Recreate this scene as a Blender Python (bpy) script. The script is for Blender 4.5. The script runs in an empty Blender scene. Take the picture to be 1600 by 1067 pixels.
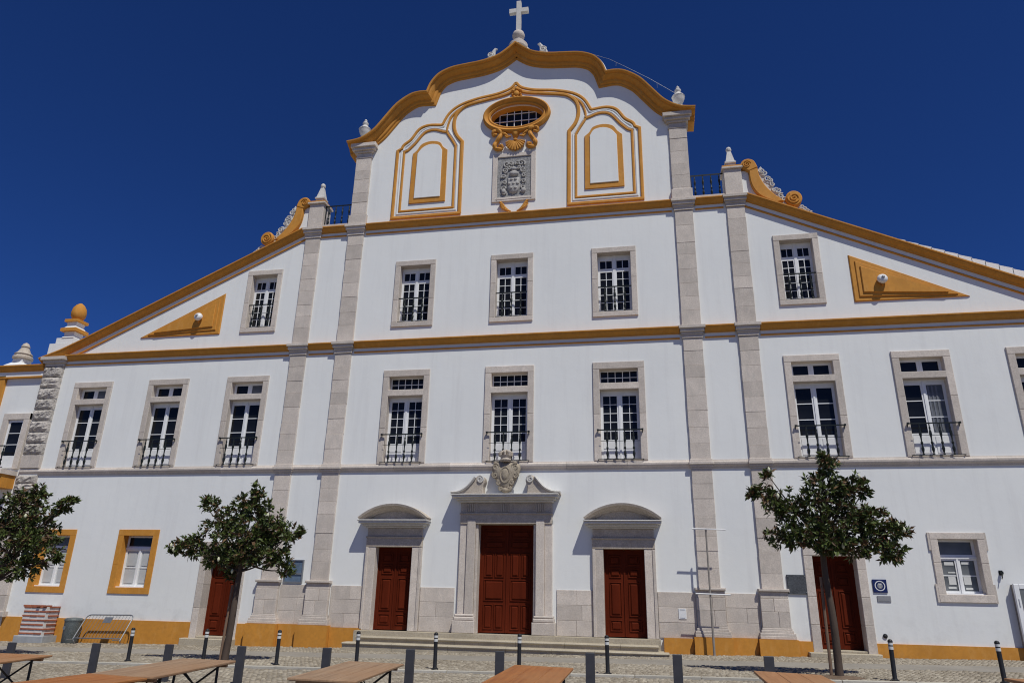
import bpy, bmesh, math, random
import numpy as np
from mathutils import Matrix, Vector
random.seed(7)
scene = bpy.context.scene
COL = scene.collection

# ------------------------------------------------------------------ camera
yaw, pitch, roll = map(math.radians, (11.1514, 19.6880, 1.2379))
fwd = Vector((-math.sin(yaw)*math.cos(pitch), math.cos(yaw)*math.cos(pitch), math.sin(pitch)))
right = Vector((math.cos(yaw), math.sin(yaw), 0)); up = right.cross(fwd)
r2 = right*math.cos(roll) + up*math.sin(roll); u2 = up*math.cos(roll) - right*math.sin(roll)
camd = bpy.data.cameras.new('camera'); cam = bpy.data.objects.new('camera', camd); COL.objects.link(cam)
camd.sensor_width = 36; camd.lens = 24.8886; camd.clip_end = 6000
M = Matrix.Identity(4)
for i in range(3):
    M[i][0], M[i][1], M[i][2] = r2[i], u2[i], -fwd[i]
M[0][3], M[1][3], M[2][3] = 4.8922, -24.5, 1.6
cam.matrix_world = M
scene.camera = cam

# ------------------------------------------------------------------ light
travel = Vector((-0.82, 1.0, -2.05)).normalized()          # direction the sunlight travels
world = bpy.data.worlds.new('World'); scene.world = world; world.use_nodes = True
wn = world.node_tree.nodes; wl = world.node_tree.links
bg = wn['Background']; bg.inputs['Strength'].default_value = 0.078
sky = wn.new('ShaderNodeTexSky'); sky.sky_type = 'NISHITA'; sky.sun_disc = False
sky.sun_elevation = math.asin(-travel.z)
sky.sun_rotation = math.atan2(-travel.x, -travel.y)
sky.altitude = 5000; sky.air_density = 1.0; sky.dust_density = 0.0; sky.ozone_density = 8.0
hs = wn.new('ShaderNodeHueSaturation'); hs.inputs['Saturation'].default_value = 1.17; hs.inputs['Hue'].default_value = 0.515
wl.new(sky.outputs['Color'], hs.inputs['Color']); wl.new(hs.outputs['Color'], bg.inputs['Color'])
sund = bpy.data.lights.new('sun', 'SUN'); sun = bpy.data.objects.new('sun', sund); COL.objects.link(sun)
sund.energy = 3.6; sund.angle = math.radians(0.5); sund.color = (1.0, 0.985, 0.91)
sun.rotation_euler = travel.to_track_quat('-Z', 'Y').to_euler(); sun.location = (10, -30, 40)
scene.cycles.filter_width = 1.1
vs = scene.view_settings
vs.view_transform = 'Standard'; vs.look = 'None'; vs.exposure = 0.0; vs.gamma = 1.0; vs.use_curve_mapping = False

# ------------------------------------------------------------------ materials
def nodemat(name):
    m = bpy.data.materials.new(name); m.use_nodes = True
    nt = m.node_tree; b = nt.nodes['Principled BSDF']
    return m, nt, b
def N(nt, typ, **kw):
    n = nt.nodes.new(typ)
    for k, v in kw.items(): setattr(n, k, v)
    return n
def noise(nt, scale, detail=4, rough=0.55, vec=None, stretch=None):
    n = N(nt, 'ShaderNodeTexNoise'); n.inputs['Scale'].default_value = scale
    n.inputs['Detail'].default_value = detail; n.inputs['Roughness'].default_value = rough
    if vec is None:
        tc = N(nt, 'ShaderNodeTexCoord'); vec = tc.outputs['Object']
    if stretch:
        mp = N(nt, 'ShaderNodeMapping'); mp.inputs['Scale'].default_value = stretch
        nt.links.new(vec, mp.inputs['Vector']); vec = mp.outputs['Vector']
    nt.links.new(vec, n.inputs['Vector'])
    return n
def ramp(nt, fac, stops):
    r = N(nt, 'ShaderNodeValToRGB'); els = r.color_ramp.elements
    while len(els) < len(stops): els.new(0.5)
    for e, (p, c) in zip(els, stops): e.position = p; e.color = (*c, 1) if len(c) == 3 else c
    nt.links.new(fac, r.inputs['Fac']); return r
def mix(nt, fac, a, b, blend='MIX'):
    m = N(nt, 'ShaderNodeMix', data_type='RGBA', blend_type=blend)
    for sock, v in ((m.inputs['Factor'], fac), (m.inputs['A'], a), (m.inputs['B'], b)):
        pass
    def put(s, v):
        if hasattr(v, 'is_linked') or hasattr(v, 'links'): nt.links.new(v, s)
        elif isinstance(v, (int, float)): s.default_value = v
        else: s.default_value = (*v, 1)
    put(m.inputs[0], fac); put(m.inputs[6], a); put(m.inputs[7], b)
    return m.outputs[2]
def bump(nt, b, height, strength=0.3, dist=0.02, prev=None):
    n = N(nt, 'ShaderNodeBump'); n.inputs['Strength'].default_value = strength; n.inputs['Distance'].default_value = dist
    nt.links.new(height, n.inputs['Height'])
    if prev is not None: nt.links.new(prev.outputs['Normal'], n.inputs['Normal'])
    nt.links.new(n.outputs['Normal'], b.inputs['Normal']); return n
def varied(name, col, var=0.12, scale=1.5, rough=0.8, fine=30, bstr=0.25, bdist=0.01, rnd=0.0, dark=None, spec=0.3, stretch=None, mid=None):
    """base colour with two scales of uneven tone, optional per-object tone, fine relief"""
    m, nt, b = nodemat(name)
    n1 = noise(nt, scale, 5, 0.6, stretch=stretch); n2 = noise(nt, fine, 3, 0.6, stretch=stretch)
    lo = tuple(c*(1-var) for c in col); hi = tuple(min(1, c*(1+var)) for c in col)
    c = ramp(nt, n1.outputs['Fac'], [(0.3, lo), (0.7, hi)]).outputs['Color']
    if dark is not None:
        st = ramp(nt, n2.outputs['Fac'], [(0.42, (0, 0, 0)), (0.75, (1, 1, 1))])
        c = mix(nt, st.outputs['Color'], c, dark)
    if mid is not None:
        n3 = noise(nt, 3.3, 6, 0.7, stretch=(1.6, 1.6, 0.6)); st = ramp(nt, n3.outputs['Fac'], [(0.52, (0, 0, 0)), (0.70, (0.75, 0.75, 0.75))])
        c = mix(nt, st.outputs['Color'], c, mid)
    if rnd:
        oi = N(nt, 'ShaderNodeObjectInfo')
        mr = N(nt, 'ShaderNodeMapRange'); mr.inputs[3].default_value = 1-rnd; mr.inputs[4].default_value = 1+rnd*0.6
        nt.links.new(oi.outputs['Random'], mr.inputs[0])
        cx = N(nt, 'ShaderNodeCombineColor')
        for k in range(3): nt.links.new(mr.outputs[0], cx.inputs[k])
        c = mix(nt, 1.0, c, cx.outputs[0], 'MULTIPLY')
    nt.links.new(c, b.inputs['Base Color'])
    b.inputs['Roughness'].default_value = rough
    b.inputs['Specular IOR Level'].default_value = spec
    if bstr: bump(nt, b, n2.outputs['Fac'], bstr, bdist)
    return m

MAT = {}
def plaster():
    m, nt, b = nodemat('white_plaster')
    n1 = noise(nt, 0.35, 5, 0.6); n2 = noise(nt, 2.2, 5, 0.65); n3 = noise(nt, 40, 3); n4 = noise(nt, 0.9, 6, 0.7, stretch=(3.2, 1, 0.22))
    c = ramp(nt, n1.outputs['Fac'], [(0.3, (0.745, 0.75, 0.735)), (0.7, (0.795, 0.797, 0.775))]).outputs['Color']
    s = ramp(nt, n4.outputs['Fac'], [(0.50, (0, 0, 0)), (0.80, (0.45, 0.45, 0.45))])
    c = mix(nt, s.outputs['Color'], c, (0.62, 0.61, 0.60))
    tc = N(nt, 'ShaderNodeTexCoord'); sx = N(nt, 'ShaderNodeSeparateXYZ'); nt.links.new(tc.outputs['Object'], sx.inputs[0])
    mr = N(nt, 'ShaderNodeMapRange'); mr.inputs[1].default_value = 0.3; mr.inputs[2].default_value = 1.5; mr.inputs[3].default_value = 1; mr.inputs[4].default_value = 0
    nt.links.new(sx.outputs['Z'], mr.inputs[0])
    spl = ramp(nt, n2.outputs['Fac'], [(0.5, (0, 0, 0)), (0.75, (0.5, 0.5, 0.5))])
    mm = N(nt, 'ShaderNodeMath', operation='MULTIPLY'); nt.links.new(mr.outputs[0], mm.inputs[0]); nt.links.new(spl.outputs['Color'], mm.inputs[1])
    c = mix(nt, mm.outputs[0], c, (0.45, 0.44, 0.42))
    nt.links.new(c, b.inputs['Base Color']); b.inputs['Roughness'].default_value = 0.9; b.inputs['Specular IOR Level'].default_value = 0.15
    bp = bump(nt, b, n2.outputs['Fac'], 0.12, 0.05); bump(nt, b, n3.outputs['Fac'], 0.08, 0.006, bp)
    return m
MAT['plaster'] = plaster()
MAT['ochre'] = varied('ochre_paint', (0.56, 0.248, 0.038), 0.13, 1.1, 0.75, 9, 0.15, 0.006, dark=(0.49, 0.215, 0.036), mid=(0.60, 0.30, 0.075))
MAT['stone'] = varied('limestone', (0.615, 0.545, 0.48), 0.12, 2.4, 0.85, 24, 0.5, 0.012, rnd=0.15, dark=(0.49, 0.425, 0.37), mid=(0.47, 0.425, 0.38))
MAT['rough_stone'] = varied('rock_faced_stone', (0.56, 0.51, 0.46), 0.18, 4.0, 0.9, 14, 0.9, 0.05, rnd=0.12, dark=(0.30, 0.27, 0.23))
MAT['dark_stone'] = varied('weathered_carved_stone', (0.50, 0.435, 0.365), 0.16, 5.0, 0.9, 30, 0.5, 0.015, dark=(0.33, 0.275, 0.215))
MAT['arms'] = varied('brown_weathered_arms', (0.38, 0.325, 0.25), 0.2, 5.0, 0.9, 30, 0.5, 0.015, dark=(0.24, 0.195, 0.14))
MAT['arms_relief'] = varied('grey_carved_relief', (0.45, 0.43, 0.405), 0.18, 9, 0.9, 26, 0.4, 0.012, dark=(0.30, 0.285, 0.265))
MAT['mottled'] = varied('speckled_panel_ground', (0.34, 0.33, 0.32), 0.3, 22, 0.9, 16, 0.7, 0.012, dark=(0.12, 0.12, 0.12))
MAT['relief'] = varied('carved_pale_stone', (0.62, 0.595, 0.56), 0.12, 9, 0.85, 40, 0.3, 0.01, dark=(0.46, 0.44, 0.41))
MAT['red'] = varied('oxblood_door_paint', (0.10, 0.016, 0.006), 0.22, 3.0, 0.55, 30, 0.12, 0.004, spec=0.05, stretch=(1, 1, 0.2))
MAT['joinery'] = varied('white_gloss_joinery', (0.78, 0.78, 0.78), 0.05, 3, 0.45, 20, 0.05, 0.003)
MAT['shutter'] = varied('inner_shutter_paint', (0.47, 0.48, 0.48), 0.06, 3, 0.6, 20, 0.05, 0.003)
MAT['iron'] = varied('black_green_iron', (0.012, 0.016, 0.015), 0.2, 8, 0.45, 30, 0.1, 0.002)
MAT['black'] = varied('black_powder_coat', (0.018, 0.018, 0.02), 0.2, 8, 0.5, 30, 0.1, 0.002)
MAT['post'] = varied('anthracite_steel', (0.05, 0.05, 0.058), 0.2, 5, 0.5, 20, 0.1, 0.003)
MAT['band'] = varied('reflective_band', (0.6, 0.6, 0.58), 0.1, 10, 0.4, 40, 0.05, 0.002)
MAT['galv'] = varied('galvanised_tube', (0.27, 0.28, 0.29), 0.12, 8, 0.4, 40, 0.05, 0.002); MAT['galv'].node_tree.nodes['Principled BSDF'].inputs['Metallic'].default_value = 0.6
MAT['greymetal'] = varied('painted_grey_pole', (0.26, 0.235, 0.21), 0.15, 6, 0.55, 40, 0.05, 0.002)
MAT['bin'] = varied('grey_green_bin', (0.085, 0.10, 0.10), 0.25, 5, 0.5, 25, 0.2, 0.004, dark=(0.16, 0.17, 0.17))
MAT['brick'] = varied('red_brick', (0.33, 0.11, 0.06), 0.2, 8, 0.9, 40, 0.4, 0.006, rnd=0.2)
MAT['mortar'] = varied('thick_white_mortar', (0.62, 0.60, 0.57), 0.1, 6, 0.9, 30, 0.5, 0.01)
MAT['concrete'] = varied('grey_concrete', (0.33, 0.34, 0.35), 0.12, 4, 0.9, 40, 0.3, 0.006)
MAT['bark'] = varied('grey_brown_bark', (0.078, 0.056, 0.043), 0.25, 6, 0.9, 30, 0.6, 0.012, stretch=(1, 1, 0.25))
MAT['stake'] = varied('weathered_stake', (0.20, 0.13, 0.09), 0.2, 6, 0.9, 30, 0.4, 0.006, stretch=(1, 1, 0.15))
MAT['soil'] = varied('dry_soil', (0.16, 0.11, 0.075), 0.3, 8, 0.95, 40, 0.8, 0.02)
MAT['slate'] = varied('dark_slate', (0.055, 0.06, 0.068), 0.4, 9, 0.55, 22, 0.3, 0.003, dark=(0.11, 0.115, 0.125))
MAT['blue'] = varied('navy_enamel', (0.012, 0.022, 0.10), 0.1, 5, 0.35, 30, 0.0)
MAT['white'] = varied('white_enamel', (0.75, 0.75, 0.75), 0.04, 5, 0.4, 30, 0.0)
MAT['greyplate'] = varied('grey_plate', (0.26, 0.26, 0.27), 0.1, 5, 0.4, 30, 0.0)
MAT['poster'] = varied('blue_grey_notice_sheet', (0.10, 0.15, 0.22), 0.3, 6, 0.25, 50, 0.0, dark=(0.16, 0.20, 0.26))
MAT['redbox'] = varied('red_plastic', (0.5, 0.05, 0.03), 0.1, 5, 0.4, 30, 0.0)
MAT['asphalt'] = varied('worn_asphalt', (0.285, 0.258, 0.22), 0.16, 0.9, 0.9, 60, 0.5, 0.006, dark=(0.22, 0.20, 0.175), mid=(0.24, 0.222, 0.195))
MAT['kerb'] = varied('pale_kerb', (0.46, 0.43, 0.37), 0.12, 3, 0.9, 40, 0.4, 0.008, rnd=0.12)
MAT['ground'] = varied('sandy_paving_bed', (0.22, 0.195, 0.16), 0.15, 2.0, 0.95, 50, 0.6, 0.01)
MAT['step'] = varied('worn_step_stone', (0.45, 0.395, 0.30), 0.15, 2.0, 0.85, 30, 0.4, 0.01, rnd=0.08, dark=(0.34, 0.28, 0.20))
MAT['roof'] = varied('limewashed_tiles', (0.72, 0.71, 0.69), 0.06, 3, 0.9, 30, 0.3, 0.01)
MAT['dark'] = varied('dark_interior', (0.02, 0.02, 0.022), 0.1, 2, 0.9, 10, 0)
MAT['curtain'] = varied('grey_curtain', (0.16, 0.17, 0.20), 0.15, 3, 0.9, 30, 0.2, 0.01)
MAT['paper'] = varied('pale_paper', (0.6, 0.6, 0.58), 0.05, 3, 0.8, 30, 0)

def glassmat(name, col, rough):
    m, nt, b = nodemat(name)
    n1 = noise(nt, 1.3, 2)
    c = ramp(nt, n1.outputs['Fac'], [(0.3, tuple(x*0.6 for x in col)), (0.7, tuple(x*1.5 for x in col))])
    nt.links.new(c.outputs['Color'], b.inputs['Base Color'])
    b.inputs['Roughness'].default_value = rough; b.inputs['Specular IOR Level'].default_value = 0.22
    bump(nt, b, n1.outputs['Fac'], 0.05, 0.02)
    return m
MAT['glass'] = glassmat('dark_window_glass', (0.010, 0.011, 0.013), 0.06)
MAT['greyglass'] = glassmat('grey_window_glass', (0.12, 0.125, 0.13), 0.08)

def cobblemat():
    m, nt, b = nodemat('limestone_cobbles')
    ge = N(nt, 'ShaderNodeNewGeometry')
    n1 = noise(nt, 0.5, 4); n2 = noise(nt, 60, 3)
    c = ramp(nt, ge.outputs['Random Per Island'], [(0.0, (0.25, 0.21, 0.155)), (0.5, (0.325, 0.28, 0.215)), (1.0, (0.43, 0.38, 0.30))]).outputs['Color']
    d = ramp(nt, n1.outputs['Fac'], [(0.35, (0.78, 0.76, 0.74)), (0.65, (1, 1, 1))])
    c = mix(nt, 1.0, c, d.outputs['Color'], 'MULTIPLY')
    nt.links.new(c, b.inputs['Base Color']); b.inputs['Roughness'].default_value = 0.8
    bump(nt, b, n2.outputs['Fac'], 0.4, 0.006); return m
MAT['cobble'] = cobblemat()
def woodmat(name, a, bcol, grey):
    m, nt, b = nodemat(name)
    n1 = noise(nt, 3.0, 6, 0.65, stretch=(7, 0.45, 1)); n2 = noise(nt, 0.8, 4, 0.6); n3 = noise(nt, 14, 4, 0.6, stretch=(6, 0.3, 1))
    c = ramp(nt, n1.outputs['Fac'], [(0.3, a), (0.7, bcol)]).outputs['Color']
    g = ramp(nt, n2.outputs['Fac'], [(0.4, (0, 0, 0)), (0.65, (0.9, 0.9, 0.9))])
    c = mix(nt, g.outputs['Color'], c, grey)
    nt.links.new(c, b.inputs['Base Color']); b.inputs['Roughness'].default_value = 0.6; b.inputs['Specular IOR Level'].default_value = 0.25
    bump(nt, b, n3.outputs['Fac'], 0.3, 0.003); return m
MAT['wood_orange'] = woodmat('orange_varnished_wood', (0.24, 0.075, 0.018), (0.42, 0.165, 0.045), (0.36, 0.165, 0.06))
MAT['wood_grey'] = woodmat('weathered_table_wood', (0.22, 0.13, 0.075), (0.41, 0.275, 0.17), (0.35, 0.20, 0.105))
MAT['wood_mid'] = woodmat('faded_orange_wood', (0.28, 0.12, 0.045), (0.43, 0.215, 0.095), (0.37, 0.205, 0.10))
def leafmat(name, lo, hi, rough):
    m, nt, b = nodemat(name)
    ge = N(nt, 'ShaderNodeNewGeometry')
    c = ramp(nt, ge.outputs['Random Per Island'], [(0.0, lo), (0.75, hi), (1.0, tuple(min(1, x*1.5) for x in hi))])
    nt.links.new(c.outputs['Color'], b.inputs['Base Color']); b.inputs['Roughness'].default_value = rough
    b.inputs['Specular IOR Level'].default_value = 0.35
    return m
MAT['leaf'] = leafmat('glossy_magnolia_leaf', (0.026, 0.040, 0.010), (0.082, 0.108, 0.026), 0.42)
MAT['rust_leaf'] = leafmat('rusty_leaf_underside', (0.06, 0.032, 0.014), (0.13, 0.072, 0.032), 0.6)
MAT['bloom'] = varied('cream_bud', (0.6, 0.6, 0.42), 0.08, 8, 0.6, 30, 0)

# ------------------------------------------------------------------ mesh building
def link(o, parent=None):
    COL.objects.link(o)
    if parent is not None: o.parent = parent
    return o
class MB:
    def __init__(s): s.v = []; s.f = []; s.mi = []
    def add(s, vs_, fs, mi=0):
        k = len(s.v); s.v += [tuple(v) for v in vs_]
        for f in fs: s.f.append([i+k for i in f]); s.mi.append(mi)
        return s
    def box(s, x0, x1, y0, y1, z0, z1, mi=0):
        v = [(x, y, z) for z in (z0, z1) for y in (y0, y1) for x in (x0, x1)]
        return s.add(v, [(0, 2, 3, 1), (4, 5, 7, 6), (0, 1, 5, 4), (2, 6, 7, 3), (0, 4, 6, 2), (1, 3, 7, 5)], mi)
    def bevbox(s, x0, x1, y0, y1, z0, z1, b=0.012):
        """box standing on a wall: its front (y0) edges are chamfered"""
        v = [(x0, y1, z0), (x1, y1, z0), (x1, y1, z1), (x0, y1, z1),
             (x0, y0+b, z0), (x1, y0+b, z0), (x1, y0+b, z1), (x0, y0+b, z1),
             (x0+b, y0, z0+b), (x1-b, y0, z0+b), (x1-b, y0, z1-b), (x0+b, y0, z1-b)]
        f = [(3, 2, 1, 0)[::1], (8, 9, 10, 11)]
        for i in range(4):
            j = (i+1) % 4
            f.append((i, j, 4+j, 4+i)); f.append((4+i, 4+j, 8+j, 8+i))
        return s.add(v, f)
    def prism(s, poly, y0, y1, bev=0.0, inset=None):
        """polygon given in (x, z), from front y0 back to y1; bev chamfers the front"""
        n = len(poly)
        cx = sum(p[0] for p in poly)/n; cz = sum(p[1] for p in poly)/n
        rings = [[(x, y1, z) for x, z in poly]]
        if bev:
            rings.append([(x, y0+bev, z) for x, z in poly])
            ins = offset_poly(poly, bev)
            rings.append([(x, y0, z) for x, z in ins])
        else: rings.append([(x, y0, z) for x, z in poly])
        v = [p for r in rings for p in r]; f = [list(range(n))[::-1], [(len(rings)-1)*n+i for i in range(n)]]
        for k in range(len(rings)-1):
            for i in range(n):
                j = (i+1) % n; f.append((k*n+i, k*n+j, (k+1)*n+j, (k+1)*n+i))
        return s.add(v, f)
    def dome(s, poly, y1, height, steps=((1, 0), (0.93, 0.5), (0.75, 0.85), (0.4, 1.0))):
        """swelling relief on a wall: polygon in (x, z) rising towards -y"""
        n = len(poly); cx = sum(p[0] for p in poly)/n; cz = sum(p[1] for p in poly)/n
        v = []
        for sc, h in steps: v += [(cx+(x-cx)*sc, y1-height*h, cz+(z-cz)*sc) for x, z in poly]
        v.append((cx, y1-height*1.02, cz)); f = [list(range(n))[::-1]]
        for k in range(len(steps)-1):
            for i in range(n): j = (i+1) % n; f.append((k*n+i, k*n+j, (k+1)*n+j, (k+1)*n+i))
        k = len(steps)-1
        for i in range(n): f.append((k*n+i, k*n+(i+1) % n, len(v)-1))
        return s.add(v, f)
    def lathe(s, cx, cy, prof, seg=16, rot=0.0, sq=False):
        """profile (r, z) turned about the vertical axis through (cx, cy)"""
        v = []; f = []; m = len(prof)
        for r, z in prof:
            for i in range(seg):
                a = rot+2*math.pi*i/seg; v.append((cx+r*math.cos(a), cy+r*math.sin(a), z))
        for k in range(m-1):
            for i in range(seg): j = (i+1) % seg; f.append((k*seg+i, k*seg+j, (k+1)*seg+j, (k+1)*seg+i))
        f.append(list(range(seg))[::-1]); f.append([(m-1)*seg+i for i in range(seg)])
        return s.add(v, f)
    def tube(s, pts, rad, seg=8, mi=0, flat=1.0):
        pts = [Vector(p) for p in pts]; n = len(pts)
        if not isinstance(rad, (list, tuple)): rad = [rad]*n
        v = []; f = []; ref = None
        for i, p in enumerate(pts):
            t = (pts[min(i+1, n-1)]-pts[max(i-1, 0)])
            if t.length < 1e-9: t = Vector((0, 0, 1))
            t.normalize()
            if ref is None:
                ref = Vector((0, 1, 0)) if abs(t.y) < 0.9 else Vector((1, 0, 0))
            a = t.cross(ref).normalized(); b = a.cross(t).normalized()
            for k in range(seg):
                an = 2*math.pi*k/seg; v.append(p+a*math.cos(an)*rad[i]+b*math.sin(an)*rad[i]*flat)
        for i in range(n-1):
            for k in range(seg): j = (k+1) % seg; f.append((i*seg+k, i*seg+j, (i+1)*seg+j, (i+1)*seg+k))
        f.append(list(range(seg))[::-1]); f.append([(n-1)*seg+k for k in range(seg)])
        return s.add(v, f, mi)
    def sweep(s, path, prof, closed=False):
        """moulding: path in (x, z), profile in (out, up); up follows the left normal of the path"""
        n = len(path); m = len(prof); v = []; f = []
        P = [Vector((p[0], p[1])) for p in path]
        for i in range(n):
            if closed: a, b = P[i-1], P[(i+1) % n]; d0 = (P[i]-a); d1 = (b-P[i])
            else:
                d0 = P[i]-P[i-1] if i else P[1]-P[0]; d1 = P[i+1]-P[i] if i < n-1 else P[i]-P[i-1]
            d0.normalize(); d1.normalize()
            n0 = Vector((-d0.y, d0.x)); n1 = Vector((-d1.y, d1.x)); nn = n0+n1
            if nn.length < 1e-6: nn = n0.copy()
            nn.normalize(); k = 1/max(0.42, nn.dot(n0))
            for out, u in prof: v.append((P[i].x+nn.x*u*k, -out, P[i].y+nn.y*u*k))
        for i in range(n if closed else n-1):
            ii = (i+1) % n
            for k in range(m): j = (k+1) % m; f.append((i*m+k, i*m+j, ii*m+j, ii*m+k))
        if not closed: f.append(list(range(m))[::-1]); f.append([(n-1)*m+k for k in range(m)])
        return s.add(v, f)
    def mesh(s, name, mats, smooth=False):
        me = bpy.data.meshes.new(name); me.from_pydata(s.v, [], s.f)
        for m in (mats if isinstance(mats, (list, tuple)) else [mats]): me.materials.append(MAT[m])
        if any(s.mi): me.polygons.foreach_set('material_index', s.mi)
        bm = bmesh.new(); bm.from_mesh(me); bmesh.ops.recalc_face_normals(bm, faces=bm.faces); bm.to_mesh(me); bm.free()
        if smooth:
            me.polygons.foreach_set('use_smooth', [True]*len(me.polygons))
            try: me.set_sharp_from_angle(angle=math.radians(40))
            except Exception: pass
        me.update(); return me
    def build(s, name, mats, parent=None, smooth=False):
        return link(bpy.data.objects.new(name, s.mesh(name, mats, smooth)), parent)
def offset_poly(poly, d):
    n = len(poly); area = sum(poly[i][0]*poly[(i+1) % n][1]-poly[(i+1) % n][0]*poly[i][1] for i in range(n))
    sg = 1 if area > 0 else -1; out = []
    for i in range(n):
        p0, p, p1 = Vector(poly[i-1]), Vector(poly[i]), Vector(poly[(i+1) % n])
        d0 = (p-p0).normalized(); d1 = (p1-p).normalized()
        n0 = Vector((-d0.y, d0.x))*sg; n1 = Vector((-d1.y, d1.x))*sg; nn = (n0+n1)
        if nn.length < 1e-6: nn = n0.copy()
        nn.normalize(); k = d/max(0.45, nn.dot(n0)); out.append((p.x+nn.x*k, p.y+nn.y*k))
    return out
def tag(o, label=None, cat=None, group=None, kind=None):
    for k, v in (('label', label), ('category', cat), ('group', group), ('kind', kind)):
        if v: o[k] = v
    return o
def empty(name, loc=(0, 0, 0), label=None, cat=None, group=None):
    e = bpy.data.objects.new(name, None); e.empty_display_size = 0.3; e.location = loc; COL.objects.link(e)
    return tag(e, label, cat, group)
def inst(name, mesh, parent, loc=(0, 0, 0), rot=None, scale=None):
    o = bpy.data.objects.new(name, mesh); link(o, parent); o.location = loc
    if rot: o.rotation_euler = rot
    if scale: o.scale = scale
    return o
def copy_tree(o, parent=None):
    c = o.copy(); COL.objects.link(c); c.parent = parent
    for ch in list(o.children): copy_tree(ch, c)
    return c
def ellipse(cx, cz, a, b, n=48): return [(cx+a*math.cos(2*math.pi*i/n), cz+b*math.sin(2*math.pi*i/n)) for i in range(n)]
def smooth_path(pts, per=5):
    """Catmull-Rom through points"""
    out = []; n = len(pts)
    for i in range(n-1):
        p0, p1, p2, p3 = pts[max(i-1, 0)], pts[i], pts[i+1], pts[min(i+2, n-1)]
        for k in range(per):
            t = k/per; t2 = t*t; t3 = t2*t
            out.append(tuple(0.5*(2*p1[c]+(p2[c]-p0[c])*t+(2*p0[c]-5*p1[c]+4*p2[c]-p3[c])*t2+(-p0[c]+3*p1[c]-3*p2[c]+p3[c])*t3) for c in range(len(p1))))
    out.append(tuple(pts[-1])); return out
GA, GB = -0.10, 0.0155
def gz(x): return GA+GB*max(-60, min(60, x))

# ------------------------------------------------------------------ ground
def ground_sheet(name, mat, x0, x1, y0, y1, lift, kind='structure', nx=2, parent=None):
    mb = MB(); xs = sorted(set([x0, x1]+[x for x in (-60, 60) if x0 < x < x1]))
    v = [(x, y, gz(x)+lift) for x in xs for y in (y0, y1)]
    f = [(2*i, 2*i+2, 2*i+3, 2*i+1) for i in range(len(xs)-1)]
    o = mb.add(v, f).build(name, mat, parent); tag(o, kind=kind); return o
ground_sheet('ground', 'ground', -1500, 1500, -1500, 1500, -0.03)
ground_sheet('road', 'asphalt', -60, 60, -4.35, -2.25, 0.004)
def cobbles(name, x0, x1, y0, y1, size, label, seed, zoff=0.0, holes=()):
    rng = np.random.default_rng(seed)
    nx = int((x1-x0)/size); ny = int((y1-y0)/size)
    X, Y = np.meshgrid(np.arange(nx), np.arange(ny)); X = X.ravel(); Y = Y.ravel()
    cx = x0+(X+0.5+0.5*(Y % 2))*size+rng.normal(0, size*0.07, X.size); cy = y0+(Y+0.5)*size+rng.normal(0, size*0.06, X.size)
    cy = cy+0.10*np.sin(cx*1.9)*0.5
    wob = 0.09*np.sin(cx*0.7+seed)+0.05*np.sin(cx*2.3)+rng.normal(0, 0.03, cx.size)
    keep = (cy > y0+0.02+(np.abs(wob) if y0 > -3 else 0)) & (cy < y1-0.02-(np.abs(wob) if -5 < y1 < -3 else 0))
    for hx, hy, hr in holes: keep &= (cx-hx)**2+(cy-hy)**2 > hr*hr
    cx = cx[keep]; cy = cy[keep]; n = cx.size
    h = size*0.5*rng.uniform(0.80, 0.95, n); hy_ = size*0.5*rng.uniform(0.80, 0.95, n)
    g = GA+GB*cx+zoff; top = g+rng.normal(0.0, 0.004, n)
    tl = rng.normal(0, 0.004, (n, 4))
    sx = np.array([-1, 1, 1, -1]); sy = np.array([-1, -1, 1, 1])
    V = np.empty((n, 8, 3))
    jit = rng.normal(0, size*0.05, (n, 4, 2))
    V[:, :4, 0] = cx[:, None]+sx*h[:, None]+jit[:, :, 0]; V[:, :4, 1] = cy[:, None]+sy*hy_[:, None]+jit[:, :, 1]; V[:, :4, 2] = (g-0.03)[:, None]
    V[:, 4:, 0] = cx[:, None]+sx*h[:, None]*0.82+jit[:, :, 0]; V[:, 4:, 1] = cy[:, None]+sy*hy_[:, None]*0.82+jit[:, :, 1]; V[:, 4:, 2] = top[:, None]+tl
    F = np.array([[4, 5, 6, 7], [0, 1, 5, 4], [1, 2, 6, 5], [2, 3, 7, 6], [3, 0, 4, 7]])
    F = (F[None]+8*np.arange(n)[:, None, None]).reshape(-1, 4)
    me = bpy.data.meshes.new(name); me.vertices.add(n*8); me.vertices.foreach_set('co', V.ravel())
    me.loops.add(F.size); me.loops.foreach_set('vertex_index', F.ravel().astype(np.int32))
    me.polygons.add(len(F)); me.polygons.foreach_set('loop_start', np.arange(0, F.size, 4, dtype=np.int32)); me.polygons.foreach_set('loop_total', np.full(len(F), 4, np.int32))
    me.materials.append(MAT['cobble']); me.update(calc_edges=True); me.validate()
    o = link(bpy.data.objects.new(name, me)); tag(o, label, 'cobbles', kind='stuff'); return o
TREES = [(-6.12, -6.2), (8.78, -6.45), (-13.75, -6.2)]
cobbles('cobbles', -24, 24, -14.5, -7.30, 0.115, 'sandy limestone cobbles paving the square beyond the pale kerb', 1)
cobbles('cobbles', -24, 24, -7.15, -4.15, 0.115, 'pale limestone cobbles of the strip with bollards and trees', 2, zoff=0.03, holes=[(t[0], t[1], 0.52) for t in TREES])
cobbles('cobbles', -24, 24, -2.40, -0.02, 0.11, 'small limestone cobbles along the foot of the church front', 3, zoff=0.01)
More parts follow.
